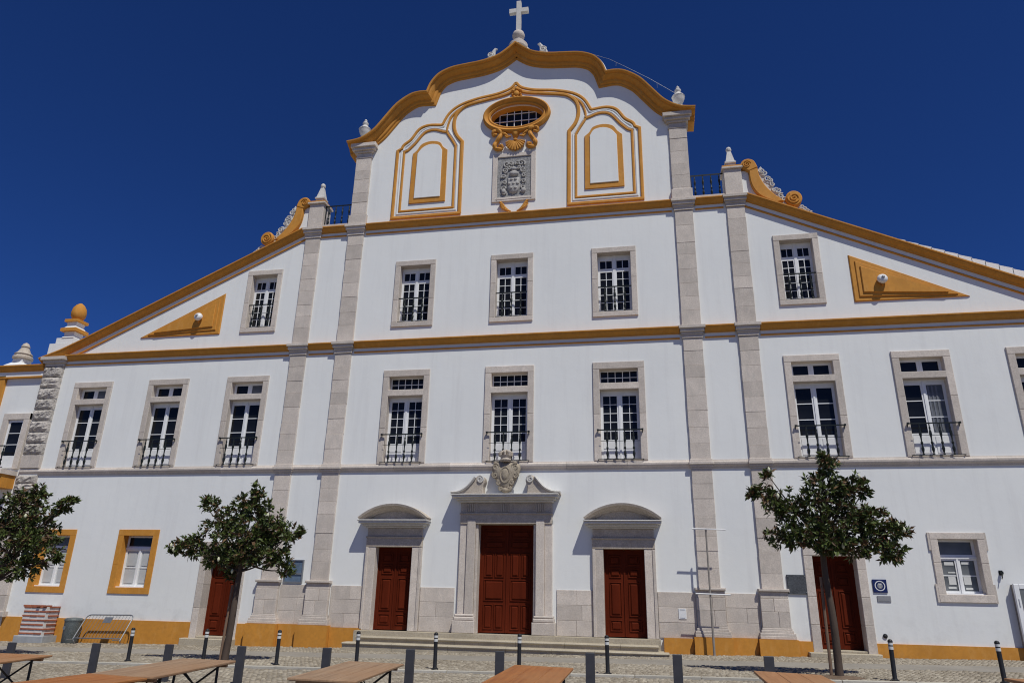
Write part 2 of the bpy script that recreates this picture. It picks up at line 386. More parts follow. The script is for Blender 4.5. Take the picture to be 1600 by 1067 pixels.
for i in range(34):        # kerb stones, each one laid end to end
    x0 = -24+i*1.42; mb = MB()
    j = random.uniform(-0.008, 0.008)
    z0, z1 = gz(x0), gz(x0+1.40)
    v = [(x0, -7.29+j, z0-.1), (x0+1.40, -7.29+j, z1-.1), (x0+1.40, -7.16+j, z1-.1), (x0, -7.16+j, z0-.1), (x0, -7.29+j, z0+.035), (x0+1.40, -7.29+j, z1+.035), (x0+1.40, -7.16+j, z1+.042), (x0, -7.16+j, z0+.042)]
    o = mb.add(v, [(0, 3, 2, 1), (4, 5, 6, 7), (0, 1, 5, 4), (1, 2, 6, 5), (2, 3, 7, 6), (3, 0, 4, 7)]).build('kerb_stone', 'kerb')
    if i == 0: kerb = empty('kerb', (0, 0, 0)); tag(kerb, kind='structure')
    o.parent = kerb

# ------------------------------------------------------------------ the church
church = empty('church', (0, 0, 0), 'white baroque church front with ochre mouldings, stone pilasters and curved gable', 'church')
PED = [(7.12, 19.90), (6.75, 19.97), (6.40, 20.15), (6.05, 20.45), (5.62, 21.02), (5.18, 21.58), (4.62, 21.98), (4.20, 22.08), (3.84, 22.06)]
PED2 = [(3.84, 22.06), (3.70, 22.48), (3.46, 22.83), (3.20, 23.03), (2.75, 23.20), (2.10, 23.28), (1.60, 23.33), (1.15, 23.42), (0.75, 23.56), (0.40, 23.80), (0.0, 24.15)]
half = smooth_path(PED, 4)[:-1]+smooth_path(PED2, 4)          # from the right end up to the peak
pedtop = half+[(-x, z) for x, z in half[::-1][1:]]            # right to left
def rake(x): return 15.97-0.478*(abs(x)-8.95)
inset_ped = [(x*0.985 if abs(x) < 6.9 else x, z-0.22) for x, z in pedtop]
sil = [(-20.05, -1.0), (20.05, -1.0), (20.05, rake(20.05)-0.15), (8.85, 15.82), (8.85, 16.0), (6.95, 16.0), (6.95, 19.7)]
sil += [(max(-6.95, min(6.95, x)), z) for x, z in inset_ped if abs(x) < 6.9]
sil += [(-6.95, 19.7), (-6.95, 16.0), (-8.85, 16.0), (-8.85, 15.82), (-20.05, rake(20.05)-0.15)]
wall_mb = MB().prism(sil, 0.0, 0.75)
wall = wall_mb.build('wall', 'plaster', church)

# windows: name, centre x, half width, bottom, top, kind
C2, H2 = 3.97, 0.915
WIN = []
for s in (-1, 0, 1):
    WIN.append(('T2c', s*3.97, 0.915, 6.01, 9.57)); WIN.append(('T3', s*3.926, 0.8365, 11.33, 14.16))
for x in (-17.55, -14.06, -10.55, 10.50, 13.93, 17.42): WIN.append(('T2w', x, 0.902, 6.01, 9.556))
for s in (-1, 1): WIN.append(('T3', s*10.48, 0.776, 11.42, 14.18))
WIN.append(('G', -17.66, 0.83, 1.34, 3.64)); WIN.append(('G', -14.12, 0.86, 1.36, 3.645)); WIN.append(('GS', 14.01, 0.765, 1.66, 3.675))
def opening(w):
    k, x, h, z0, z1 = w
    if k == 'T2c': return (x-h+.235, x+h-.235, z0+.03, z1-.26)
    if k == 'T2w': return (x-h+.235, x+h-.235, z0+.03, z1-.24)
    if k == 'T3': return (x-h+.215, x+h-.215, z0+.20, z1-.22)
    if k == 'G': return (x-h+.24, x+h-.24, z0+.22, z1-.22)
    return (x-h+.22, x+h-.22, z0+.23, z1-.20)
cut = MB()
for w in WIN:
    a, b, c, d = opening(w); cut.box(a-.02, b+.02, -1, 2, c-.02, d+.02)
DOORS = [(-3.954, .664, .40, 3.10), (3.954, .664, .40, 3.10), (0, .962, .40, 3.885), (-10.45, .64, .02, 2.96), (10.42, .64, .24, 2.96)]
for x, h, z0, z1 in DOORS: cut.box(x-h-.03, x+h+.03, -1, 2, z0-.02, z1+.03)
cut.prism(ellipse(0.06, 20.62, 1.12, 0.56, 56), -1, 2)
cutter = bpy.data.objects.new('cutter', cut.mesh('cutter', 'plaster')); COL.objects.link(cutter)
bo = wall.modifiers.new('openings', 'BOOLEAN'); bo.operation = 'DIFFERENCE'; bo.solver = 'EXACT'; bo.object = cutter
dg = bpy.context.evaluated_depsgraph_get(); dg.update()
newme = bpy.data.meshes.new_from_object(wall.evaluated_get(dg)); wall.modifiers.clear(); wall.data = newme
bpy.data.objects.remove(cutter)
newme.materials.clear(); newme.materials.append(MAT['plaster'])
# the body of the building behind the front
MB().box(-20.0, 20.0, 1.3, 14, -1.0, 10.4).build('rear_wall', 'plaster', church)
MB().box(-8.7, 8.7, 1.31, 14, 10.4, 15.9).build('nave_wall', 'plaster', church)
for s in (-1, 1):
    MB().prism([(s*8.7, 10.4), (s*19.9, 10.4), (s*8.7, 15.5)], 1.32, 14).build('aisle_wall', 'plaster', church)
MB().box(-20.0, 20.0, 0.76, 1.29, -1.0, 10.3).build('dark_void', 'dark', church)
MB().box(-8.6, 8.6, 0.77, 1.28, 10.31, 15.7).build('dark_void', 'dark', church)
for s in (-1, 1): MB().box(min(s*8.6, s*11.6), max(s*8.6, s*11.6), 0.77, 1.28, 10.32, 14.3).build('dark_void', 'dark', church)
MB().box(-2.2, 2.2, 0.77, 1.0, 19.2, 21.6).build('dark_void', 'dark', church)
rf = MB()
for i in range(22):        # roof tiles of the right aisle seen above the sloping cornice
    x = 11.6+i*0.41; z = 13.30-0.41*(x-16.4)
    rf.add([(x, 0.9, z), (x+.43, 0.9, z-.41*.43+.035), (x+.43, 13, z-.41*.43+.035), (x, 13, z), (x, 0.9, z-1.2), (x+.43, 0.9, z-1.2), (x+.43, 13, z-1.2), (x, 13, z-1.2)],
           [(0, 1, 2, 3), (4, 7, 6, 5), (0, 4, 5, 1), (1, 5, 6, 2), (2, 6, 7, 3), (3, 7, 4, 0)])
rf.build('roof', 'roof', church)

# ---- joinery and surrounds
_unit = {}
def pane_mesh(w, h, mat='glass'):
    k = (round(w, 2), round(h, 2), mat)
    if k not in _unit: _unit[k] = MB().box(-w/2, w/2, 0, 0.008, -h/2, h/2).mesh('pane', mat)
    return _unit[k]
YJ = 0.22                  # front face of the joinery
DEPTH = {'T2c': 0.235, 'T2w': 0.20, 'T3': 0.26, 'G': 0.26, 'GS': 0.24}
def pane(win, x, z, w, h, mat='glass'):
    return inst('pane', pane_mesh(w+.01, h+.01, mat), win, (x, YJ+.028+random.uniform(0, .003), z), (random.uniform(-.006, .006), 0, random.uniform(-.006, .006)))
def grid_leaf(mb, x0, x1, z0, z1, cols, rows, st, top, bot, bar, panes, y=None):
    y = YJ if y is None else y
    mb.box(x0, x0+st, y, y+.05, z0, z1); mb.box(x1-st, x1, y, y+.05, z0, z1)
    mb.box(x0+st, x1-st, y+.001, y+.051, z1-top, z1); mb.box(x0+st, x1-st, y+.001, y+.051, z0, z0+bot)
    gx0, gx1, gz0, gz1 = x0+st, x1-st, z0+bot, z1-top
    pw = (gx1-gx0-(cols-1)*bar)/cols; ph = (gz1-gz0-(rows-1)*bar)/rows
    for c in range(1, cols): xx = gx0+c*pw+(c-1)*bar; mb.box(xx, xx+bar, y+.008, y+.045, gz0, gz1)
    for r in range(1, rows): zz = gz0+r*ph+(r-1)*bar; mb.box(gx0, gx1, y+.012, y+.042, zz, zz+bar)
    for c in range(cols):
        for r in range(rows): panes.append((gx0+c*(pw+bar)+pw/2, gz0+r*(ph+bar)+ph/2, pw, ph))
def stones(win, x0, x1, z0, z1, jw, top, sill, mat, y0=-0.055, transom=None, b=0.014):
    """stone surround: lintel, two jambs of two blocks, sill, optional transom"""
    MB().bevbox(x0, x1, y0-.004, .40, z1-top, z1, b).build('lintel', mat, win)
    zm = z0+sill+(z1-top-z0-sill)*random.uniform(.38, .6)
    for a, c in ((x0, x0+jw), (x1-jw, x1)):
        MB().bevbox(a, c, y0, .40, z0+sill, zm, b).build('jamb', mat, win)
        MB().bevbox(a, c, y0-.002, .401, zm, z1-top, b).build('jamb', mat, win)
    if sill: MB().bevbox(x0, x1, y0-.006, .40, z0, z0+sill, b).build('sill', mat, win)
    if transom: MB().bevbox(x0+jw-.03, x1-jw+.03, y0-.003, .40, transom[0], transom[1], b).build('transom', mat, win)
BAL = {}
def baluster_mesh(h):
    if h not in BAL:
        p = [(.012, 0), (.022, .01), (.022, .05), (.012, .07), (.026, .16), (.030, .22), (.014, .30), (.013, .34), (.024, .37), (.024, .41), (.013, .44), (.015, .56), (.027, .66), (.024, .74), (.012, .80), (.02, .86), (.011, .90), (.011, 1.0)]
        BAL[h] = MB().lathe(0, 0, [(r*1.65, z*h) for r, z in p], 8).mesh('baluster', 'iron', True)
    return BAL[h]
def railing(x0, x1, z0, z1, n, proj, spacing):
    mb = MB(); y = -proj
    mb.box(x0, x1, y-.02, y+.02, z1-.02, z1+.015)
    for xe in (x0+.015, x1-.015):
        mb.box(xe-.014, xe+.014, y, .10, z1-.018, z1+.013)
        mb.tube([(xe, y+.01, z1-.01), (xe, -.02, z1-.14)], .012, 6)
        mb.box(xe-.03, xe+.03, y-.03, y+.03, z1-.03, z1+.03)
        mb.box(xe-.012, xe+.012, y, .10, z0+.02, z0+.045)
    mb.box(x0+.02, x1-.02, y-.012, y+.012, z0+.02, z0+.045)
    mb.box(x0+.1, x1-.1, y-.006, y+.006, z0+(z1-z0)*.62, z0+(z1-z0)*.62+.014)
    r = mb.build('balcony_railing', 'iron', church)
    for i in range(n): inst('baluster', baluster_mesh(round(z1-z0-.03, 2)), r, ((x0+x1)/2+(i-(n-1)/2)*spacing, y, z0+.02))
    return r
for w in WIN:
    k, x, h, z0, z1 = w; a, b, c, d = opening(w); mb = MB(); P = []; YJ = DEPTH[k]
    mid = (a+b)/2
    if k == 'T2c':
        t0, t1 = 8.55, 8.79
        grid_leaf(mb, a, b, t1, d, 5, 2, .035, .035, .03, .022, P)
        mb.box(a, b, YJ-.01, YJ+.06, t0-.05, t0)
        for l0, l1 in ((a, mid-.002), (mid+.002, b)): grid_leaf(mb, l0, l1, c+.01, t0-.052, 2, 5, .095, .13, .74, .022, P)
        for l0, l1 in ((a+.09, mid-.09), (mid+.09, b-.09)):
            mb.box(l0, l1, YJ-.012, YJ, c+.1, c+.36); mb.box(l0, l1, YJ-.012, YJ, c+.44, c+.68)
        mb.box(mid-.035, mid+.035, YJ-.022, YJ, c+.01, t0-.052)
        tr = (t0, t1)
    elif k == 'T2w':
        t0, t1 = 8.60, 8.83
        for l0, l1 in ((a, mid-.002), (mid+.002, b)):
            grid_leaf(mb, l0, l1, t1, d, 1, 1, .085, .085, .075, .02, P)
            grid_leaf(mb, l0, l1, c+.01, t0-.052, 1, 3, .085, .12, .76, .03, P)
        mb.box(a, b, YJ-.01, YJ+.06, t0-.05, t0)
        for l0, l1 in ((a+.1, mid-.1), (mid+.1, b-.1)): mb.box(l0, l1, YJ-.014, YJ, c+.12, c+.66)
        mb.box(mid-.03, mid+.03, YJ-.024, YJ, c+.01, t0-.052)
        tr = (t0, t1)
    elif k == 'T3':
        zt = d-.62
        for l0, l1 in ((a, mid-.002), (mid+.002, b)):
            grid_leaf(mb, l0, l1, zt, d, 2, 1, .085, .21, .085, .024, P)
            grid_leaf(mb, l0, l1, c+.01, zt-.003, 2, 5, .085, .06, .16, .024, P)
        mb.box(mid-.05, mid+.05, YJ-.02, YJ, c+.01, d)
        tr = None
    else:
        zt = d-.46 if k == 'G' else d-.52
        mb.box(a-.0, b, YJ-.03, YJ+.05, zt-.035, zt+.035)
        grid_leaf(mb, a, b, zt+.036, d, 1, 1, .075, .06, .05, .02, P)
        for l0, l1 in ((a, mid-.002), (mid+.002, b)): grid_leaf(mb, l0, l1, c+.01, zt-.036, 1, 2, .075, .05, .09, .03, P)
        mb.box(mid-.03, mid+.03, YJ-.025, YJ, c+.01, zt-.036); mb.box(a+.001, b-.001, YJ-.20, YJ-.001, c, c+.035)
        tr = None
    win = mb.build('window', 'joinery', church)
    if k == 'G': stones(win, x-h, x+h, z0, z1, .24, .22, .22, 'ochre', -.03, b=.006)
    elif k == 'GS':
        stones(win, x-h, x+h, z0, z1, .22, .20, .23, 'stone', -.05)
        for sx in (-1, 1):
            for zz in (z0+.0, z1-.52): MB().box(min(x+sx*(h-.01), x+sx*(h+.05)), max(x+sx*(h-.01), x+sx*(h+.05)), -.045, .2, zz, zz+.52).build('ear', 'stone', win)
    else: stones(win, x-h, x+h, z0, z1, .235 if k[:2] == 'T2' else .215, .26 if k == 'T2c' else .24 if k == 'T2w' else .22, .03 if k[:2] == 'T2' else .20, 'stone', transom=tr)
    for i, (px, pz, pw, ph) in enumerate(P):
        mt = 'glass'
        if k == 'G' and i > 0: mt = 'shutter'
        if k == 'G' and i == 0 and x < -16: mt = 'greyglass'
        if k == 'GS': mt = 'greyglass'
        if k == 'T2w' and x > 13 and x < 15 and px > mid and pz < 8.5: mt = 'greyglass'
        if k == 'T2w' and i in (0, 4) and pz > 8.7 and (x, i) in ((-17.55, 4), (-10.55, 4)): mt = 'greyglass'
        o = pane(win, px, pz, pw, ph, mt)
        if mt == 'shutter': MB().box(px-pw*.36, px+pw*.36, YJ+.014, YJ+.027, pz-ph*.40, pz+ph*.40).build('shutter_panel', 'shutter', win)
    if k == 'GS':
        for px, pz, pw, ph in ((x-.22, 2.30, .2, .26), (x+.20, 2.30, .2, .26), (x-.25, 2.08, .22, .06), (x+.22, 2.06, .2, .06), (x-.24, 2.78, .26, .1), (x+.22, 2.80, .22, .08), (x-.2, 2.52, .2, .04)):
            MB().box(px-pw/2, px+pw/2, YJ+.018, YJ+.026, pz-ph/2, pz+ph/2).build('paper', 'paper', win)
    if k == 'T2w' and 13 < x < 15:
        for q in range(3): MB().box(mid+.12+q*.12, mid+.17+q*.12, YJ+.016, YJ+.026, 6.9, 8.45).build('curtain_fold', 'curtain', win)
    if k[:2] == 'T2': railing(x-.78, x+.78, z0, z0+1.06, 4, .13, .30)
    elif k == 'T3': railing(a-.05, b+.05, c, c+1.02, 3, -.02, .36)

# ---- mouldings
BR = [(0.0, 0.0), (.09, .0), (.11, .05), (.16, .10), (.195, .15), (.21, .20), (.235, .20), (.235, .24), (0, .25)]       # ochre crown, up from its foot
def hmould(x0, x1, z, prof, name, mat): return MB().sweep([(x0, z), (x1, z)], prof).build(name, mat, church)
def cornice(x0, x1, ztop):
    """ochre crown over a white fascia over a thin ochre bead"""
    hmould(x0, x1, ztop-.24, BR, 'cornice', 'ochre')
    hmould(x0, x1, ztop-.37, [(-.1, 0), (.022, 0), (.022, .129), (-.1, .129)], 'fascia', 'plaster')
    hmould(x0, x1, ztop-.425, [(-.1, 0), (.03, 0), (.055, .015), (.055, .045), (.035, .054), (-.1, .054)], 'bead', 'ochre')
PIL = [(-8.85, -8.19), (-6.96, -6.28), (6.28, 6.96), (8.19, 8.85)]
def stone_ressaut(x0, x1, ztop, h=.44, parent=None):
    mb = MB()
    for a, e, u0, u1 in ((.085, .02, 0, .13), (.12, .04, .13, .22), (.18, .08, .22, .34), (.235, .12, .34, h)):
        mb.bevbox(x0-e, x1+e, -a-.03, .05, ztop-h+u0, ztop-h+u1+.001, .008)
    return mb.build('capital', 'stone', parent)
def wall_cornice(ztop, xa, xb):
    edges = [xa]+[e for p in PIL if xa < p[0] < xb for e in p]+[xb]
    for i in range(0, len(edges), 2):
        x0 = edges[i]+(.10 if i else 0); x1 = edges[i+1]-(.10 if i+1 < len(edges)-1 else 0)
        if x1-x0 > .05: cornice(x0, x1, ztop)
wall_cornice(10.76, -19.1, 20.0)
wall_cornice(15.93, -8.85, 8.85)
# string course
SC = [(-.1, 0), (.03, 0), (.045, .05), (.085, .09), (.11, .14), (.11, .20), (.085, .23), (.045, .25), (.035, .29), (-.1, .29)]
xs = [-20.05]+[e for p in PIL for e in p]+[20.05]
for i in range(0, len(xs), 2):
    xa, xb = xs[i], xs[i+1]; n = max(1, int((xb-xa)/1.9)); st = (xb-xa)/n
    for j in range(n):
        o = MB().sweep([(xa+j*st+.003, 5.72), (xa+(j+1)*st-.003, 5.72)], [(q*random.uniform(.97, 1.04) if q > 0 else q, u) for q, u in SC]).build('string_course', 'stone', church)
# pilasters built of blocks
block_cache = {}
def pilaster(x0, x1, spans, depth=.075, name='pilaster', mat='stone', bh=.56):
    p = MB().box(x0+.02, x1-.02, -depth+.03, .02, spans[0][0], spans[-1][1]).build(name, 'mortar', church)
    for z0, z1 in spans:
        n = max(1, round((z1-z0)/bh)); hs = [random.uniform(.75, 1.25) for _ in range(n)]; s = sum(hs); z = z0
        for q in hs:
            hh = q/s*(z1-z0); dj = random.uniform(-.006, .010)
            MB().bevbox(x0+random.uniform(0, .012), x1-random.uniform(0, .012), -depth-dj, 0, z+.002, z+hh-.002, .006).build('stone_block', mat, p)
            z += hh
    return p
def carved_base(x0, x1, parent, d=.19):
    """pedestal: ochre-footed plinth, moulded base, die of blocks, cap"""
    MB().box(x0-.24, x1+.24, -d-.12, .05, -.8, .50).build('plinth', 'ochre', parent)
    mb = MB()
    for a, e, u0, u1 in ((d+.07, .20, .501, .60), (d+.05, .19, .60, .68), (d+.01, .14, .68, .76), (d-.02, .11, .76, .82)): mb.bevbox(x0-e, x1+e, -a, .05, u0, u1+.001, .012)
    mb.build('base_moulding', 'stone', parent)
    zs = [.82, 1.28, 1.66]
    for j in range(2):
        m = x0+(x1-x0)*random.choice((.45, .55, .62))
        for a, b in ((x0-.09, m), (m, x1+.09)): MB().bevbox(a+.003, b-.003, -d+.03+random.uniform(-.005, .005), .05, zs[j]+.003, zs[j+1]-.003, .009).build('stone_block', 'stone', parent)
    MB().bevbox(x0-.08, x1+.08, -d+.05, .05, 1.662, 1.86, .01).bevbox(x0-.13, x1+.13, -d-.02, .05, 1.861, 1.95, .02).build('pedestal_cap', 'stone', parent)
for x0, x1 in PIL:
    p = pilaster(x0, x1, [(1.95, 5.70), (6.02, 10.32), (10.77, 15.49)])
    carved_base(x0, x1, p)
    stone_ressaut(x0, x1, 10.78, .45, p); stone_ressaut(x0, x1, 15.95, .45, p)
    mb = MB()
    for a, e, u0, u1 in ((.10, .02, 5.70, 5.76), (.14, .04, 5.76, 5.83), (.19, .06, 5.83, 5.93), (.13, .03, 5.93, 6.02)): mb.bevbox(x0-e, x1+e, -a, .04, u0, u1+.001, .012)
    mb.build('band', 'stone', p)
for s in (-1, 1):      # pilasters of the gable
    x0, x1 = sorted((s*6.26, s*6.95))
    p = pilaster(x0, x1, [(15.96, 16.5), (16.5, 19.2)], .09)
    MB().bevbox(x0-.05, x1+.05, -.14, .05, 15.952, 16.42, .015).build('pilaster_foot', 'stone', p)
    mb = MB()
    for a, e, u0, u1 in ((.12, .03, 19.2, 19.27), (.10, .0, 19.27, 19.45), (.17, .08, 19.45, 19.54), (.26, .16, 19.54, 19.66), (.34, .22, 19.66, 19.84)): mb.bevbox(x0-e, x1+e, -a, .6, u0, u1+.001, .015)
    mb.build('capital', 'stone', p)

# gable cornice, ochre, swept along the curve
GC = [(-.6, -.02), (-.6, -.42), (.03, -.42), (.06, -.39), (.06, -.33), (.12, -.29), (.14, -.22), (.14, -.19), (.24, -.15), (.32, -.10), (.35, -.06), (.35, -.04), (.45, -.03), (.47, 0.0), (.47, .05), (-.6, .06)]
path = [(-7.32, 19.88)]+[(x, z) for x, z in pedtop[::-1]]+[(7.32, 19.88)]
MB().sweep(path, GC).build('gable_cornice', 'ochre', church, smooth=True)
GW = [(-.55, .061), (.44, .055), (.40, .085), (-.55, .10)]
MB().sweep(path, GW).build('gable_coping', 'plaster', church)
# sloping cornices of the aisles
for s in (-1, 1):
    pts = [(8.98, rake(8.98)), (14, rake(14)), (18.6, rake(18.6)), (19.4, rake(19.4)+.03), (20.35, rake(20.35)+.16)]
    pts = [(s*x, z) for x, z in pts]
    if s > 0: pts = pts
    else: pts = pts[::-1]
    def sw(prof, name, mat, cutend=0):
        MB().sweep(pts, prof).build(name, mat, church)
    sw([(o*1.22, u-.27) for o, u in BR[:-1]]+[(-.3, -.01), (-.3, -.27)], 'sloping_cornice', 'ochre')
    sw([(-.3, -.42), (.022, -.42), (.022, -.271), (-.3, -.271)], 'sloping_fascia', 'plaster')
    sw([(-.3, -.49), (.03, -.49), (.055, -.475), (.055, -.435), (.035, -.421), (-.3, -.421)], 'sloping_bead', 'ochre')

# panels of the gable
def ribbon(pts, w, out, name, mat, closed=False, smooth_=True, base=0.0):
    prof = [(base-.02, -w/2), (base+out*.6, -w/2), (base+out, -w/4), (base+out, w/4), (base+out*.6, w/2), (base-.02, w/2)]
    return MB().sweep(pts, prof, closed).build(name, mat, church)
for s in (-1, 1):
    def mir(pts): return [(s*x, z) for x, z in pts]
    O = [(5.12, 16.20), (5.12, 19.45)]+smooth_path([(4.93, 19.56), (4.85, 19.74), (4.54, 19.99), (4.22, 20.46), (3.81, 20.62), (3.24, 20.57)], 4)+smooth_path([(3.17, 20.6), (2.90, 21.13), (2.44, 21.50), (1.69, 21.74), (.82, 21.88), (.25, 22.08), (0.0, 22.36)], 4)
    P = [(2.24, 16.20), (2.27, 19.62)]+smooth_path([(2.30, 19.66), (2.55, 20.02), (2.67, 20.50), (2.60, 21.0), (2.30, 21.36), (1.9, 21.52), (1.05, 21.68), (.34, 21.84), (0.0, 22.12)], 4)
    I = [(4.82, 16.48), (4.82, 19.36)]+smooth_path([(4.65, 19.44), (4.35, 19.76), (3.97, 20.25), (3.55, 20.36), (3.14, 20.22)], 4)+[(2.96, 20.17)]+smooth_path([(2.92, 20.08), (2.70, 19.72), (2.55, 19.43)], 3)+[(2.53, 16.48)]
    I2 = smooth_path([(2.96, 20.17), (2.95, 20.48), (2.80, 20.94), (2.5, 21.28)], 4)
    ribbon(mir(O), .13, .06, 'panel_moulding', 'ochre'); ribbon(mir([(x*.992-.02, z-.10) for x, z in O[2:-1]]), .07, .035, 'panel_fillet', 'plaster')
    ribbon(mir(P), .15, .06, 'panel_moulding', 'ochre')
    ribbon(mir([(5.18, 16.18), (2.18, 16.18)]), .15, .065, 'panel_moulding', 'ochre')
    ribbon(mir(I), .10, .045, 'panel_moulding', 'ochre', closed=True)
    ribbon(mir([(x*1.0, z) for x, z in I2]), .09, .045, 'panel_moulding', 'ochre')
    ribbon(mir(offset_poly(I, -.11)), .07, .03, 'panel_fillet', 'plaster', closed=True)
    A = [(2.88, 16.80), (2.90, 19.28)]+smooth_path([(2.95, 19.32), (3.10, 19.46), (3.26, 19.70), (3.66, 19.79), (4.04, 19.68), (4.24, 19.40), (4.42, 19.22)], 4)+[(4.44, 16.80)]
    MB().prism(mir(A), -.05, .02, .012).build('blind_panel_frame', 'ochre', church)
    B = [(3.10, 17.02), (3.12, 19.26)]+smooth_path([(3.14, 19.30), (3.30, 19.54), (3.66, 19.61), (3.98, 19.48), (4.20, 19.20)], 4)+[(4.22, 17.02)]
    MB().prism(mir(B), -.085, .0, .012).build('blind_panel', 'plaster', church)
# oval window
ov = MB().sweep(ellipse(0.06, 20.66, 1.30, .74, 64)[::-1], [(-.1, -.17), (.06, -.17), (.10, -.12), (.08, -.06), (.16, 0), (.20, .07), (.16, .13), (.05, .15), (-.1, .15)], closed=True).build('oval_window', 'ochre', church, True)
ring = MB(); E0 = ellipse(0.06, 20.62, 1.13, .575, 56); E1 = ellipse(0.06, 20.62, 1.06, .50, 56)
ring.add([(x, -.02, z) for x, z in E0]+[(x, .30, z) for x, z in E1], [(i, (i+1) % 56, 56+(i+1) % 56, 56+i) for i in range(56)]); ring.build('splayed_reveal', 'ochre', ov)
def clip(poly, axis, val, keep_less):
    out = []
    for i in range(len(poly)):
        p, q = poly[i], poly[(i+1) % len(poly)]; ip = (p[axis] <= val) == keep_less; iq = (q[axis] <= val) == keep_less
        if ip: out.append(p)
        if ip != iq:
            t = (val-p[axis])/(q[axis]-p[axis]); out.append((p[0]+(q[0]-p[0])*t, p[1]+(q[1]-p[1])*t))
    return out
gxs = [-1.1+.06+.314*i for i in range(8)]; gzs = [20.62-.72+.36*i for i in range(5)]
gr = MB()
for x in gxs[1:-1]:
    hh = .52*math.sqrt(max(0, 1-((x-.06)/1.08)**2)); gr.box(x-.016, x+.016, .27, .30, 20.62-hh, 20.62+hh)
for z in gzs[1:-1]:
    ww = 1.08*math.sqrt(max(0, 1-((z-20.62)/.52)**2)); gr.box(.06-ww, .06+ww, .272, .298, z-.016, z+.016)
gr.build('glazing_bars', 'joinery', ov)
for i in range(len(gxs)-1):
    for j in range(len(gzs)-1):
        q = ellipse(0.06, 20.62, 1.08, .52, 56)
        for ax, v, kl in ((0, gxs[i], False), (0, gxs[i+1], True), (1, gzs[j], False), (1, gzs[j+1], True)):
            if q: q = clip(q, ax, v, kl)
        if len(q) > 2: MB().prism(q, .31, .32).build('pane', 'glass', ov)
# ornament: head above the oval, shell and scrolls beneath it, wings below the arms
def spiral(cx, cz, r0, r1, a0, turns, n=22, y=-.1):
    return [(cx+(r0+(r1-r0)*i/n)*math.cos(a0+turns*2*math.pi*i/n), y, cz+(r0+(r1-r0)*i/n)*math.sin(a0+turns*2*math.pi*i/n)) for i in range(n+1)]
hd = MB().dome(ellipse(.05, 21.70, .15, .17, 14), 0, .20)
for dx, dz, r in ((-.15, 21.86, .09), (.0, 21.93, .09), (.15, 21.86, .09), (-.17, 21.66, .06), (.17, 21.66, .06), (-.10, 21.53, .08), (.05, 21.50, .08), (.2, 21.53, .08), (.05, 21.66, .045)): hd.dome(ellipse(.05+dx if dx else .05, dz, r, r*.9, 10), -.02, .17)
hd.build('carved_head', 'ochre', church, True)
for s in (-1, 1):
    mb = MB()
    S = smooth_path([(.78, 19.72), (.93, 19.70), (.93, 19.86), (.76, 19.92), (.62, 19.80), (.66, 19.55), (.82, 19.30), (.86, 19.12), (.72, 18.98), (.56, 19.02), (.56, 19.16), (.68, 19.16)], 4)
    n = len(S); mb.tube([(s*x+.03, -.12-.03*math.sin(i), z) for i, (x, z) in enumerate(S)], [.05+.045*math.sin(math.pi*min(1, max(0, i/(n-1)))) for i in range(n)], 8)
    mb.tube([(s*.30+.03, -.1, 19.62), (s*.45+.03, -.13, 19.72), (s*.6+.03, -.1, 19.86)], [.03, .06, .03], 7)
    mb.tube([(s*.18+.03, -.1, 19.60), (s*.36+.03, -.15, 19.52), (s*.46+.03, -.1, 19.66)], [.03, .055, .02], 7)
    mb.build('scroll', 'ochre', church, True)
sh = MB()
for i in range(11):
    a = math.radians(-170+i*16); L = .42-.05*abs(i-5)/5
    c = (.04, -.09, 19.34); e = (.04+L*1.02*math.cos(a), -.13, 19.34+L*.98*math.sin(a)-.02); m_ = (.04+L*.6*math.cos(a), -.17, 19.34+L*.6*math.sin(a))
    sh.tube([c, m_, e, (e[0]+.02*math.cos(a), -.06, e[2]+.02*math.sin(a))], [.02, .045, .06, .03], 7)
sh.dome(ellipse(.04, 19.40, .10, .08, 12), -.04, .12); sh.dome([(-.32, 19.98), (.40, 19.98), (.22, 19.80), (.12, 19.55), (-.06, 19.55), (-.15, 19.80)], 0, .16)
sh.build('shell', 'ochre', church, True)
for s in (-1, 1):
    mb = MB()
    for i in range(4): mb.tube([(s*(.12+.05*i)+.03, -.04, 16.06+.02*i), (s*(.30+.05*i)+.03, -.10, 16.10+.09*i), (s*(.47+.03*i)+.03, -.10, 16.22+.085*i), (s*(.58-.02*i)+.03, -.05, 16.36+.06*i)], [.03, .045, .045, .02], 7)
    mb.build('wing_ornament', 'ochre', church, True)
# coat-of-arms panel under the oval window
pn = MB()
for (a, b, c, d) in ((-.90, -.70, 16.53, 18.80), (.70, .90, 16.53, 18.80)): pn.bevbox(a, b, -.06, .02, c, d, .015)
pn.bevbox(-.70, .70, -.062, .02, 18.62, 18.80, .015).bevbox(-.70, .70, -.062, .02, 16.53, 16.73, .015).bevbox(-.76, .76, -.075, .02, 16.62, 16.66, .01)
panel = pn.build('arms_panel', 'stone', church)
MB().box(-.70, .70, -.02, .03, 16.73, 18.62).build('panel_field', 'mottled', panel)
rv = MB(); random.seed(5)
rv.dome([(-.26, 17.62), (.26, 17.62), (.27, 17.15), (.17, 16.92), (0, 16.86), (-.17, 16.92), (-.27, 17.15)], -.02, .10)
for q in range(3):
    for e in range(2+(q % 2)): rv.dome(ellipse((e-.5*(1+(q % 2)))*.17, 17.50-.2*q, .07, .055, 10), -.10, .05)
rv.dome(ellipse(0, 17.80, .20, .13, 14), -.02, .13); rv.dome(ellipse(0, 18.02, .12, .10, 12), -.02, .12)
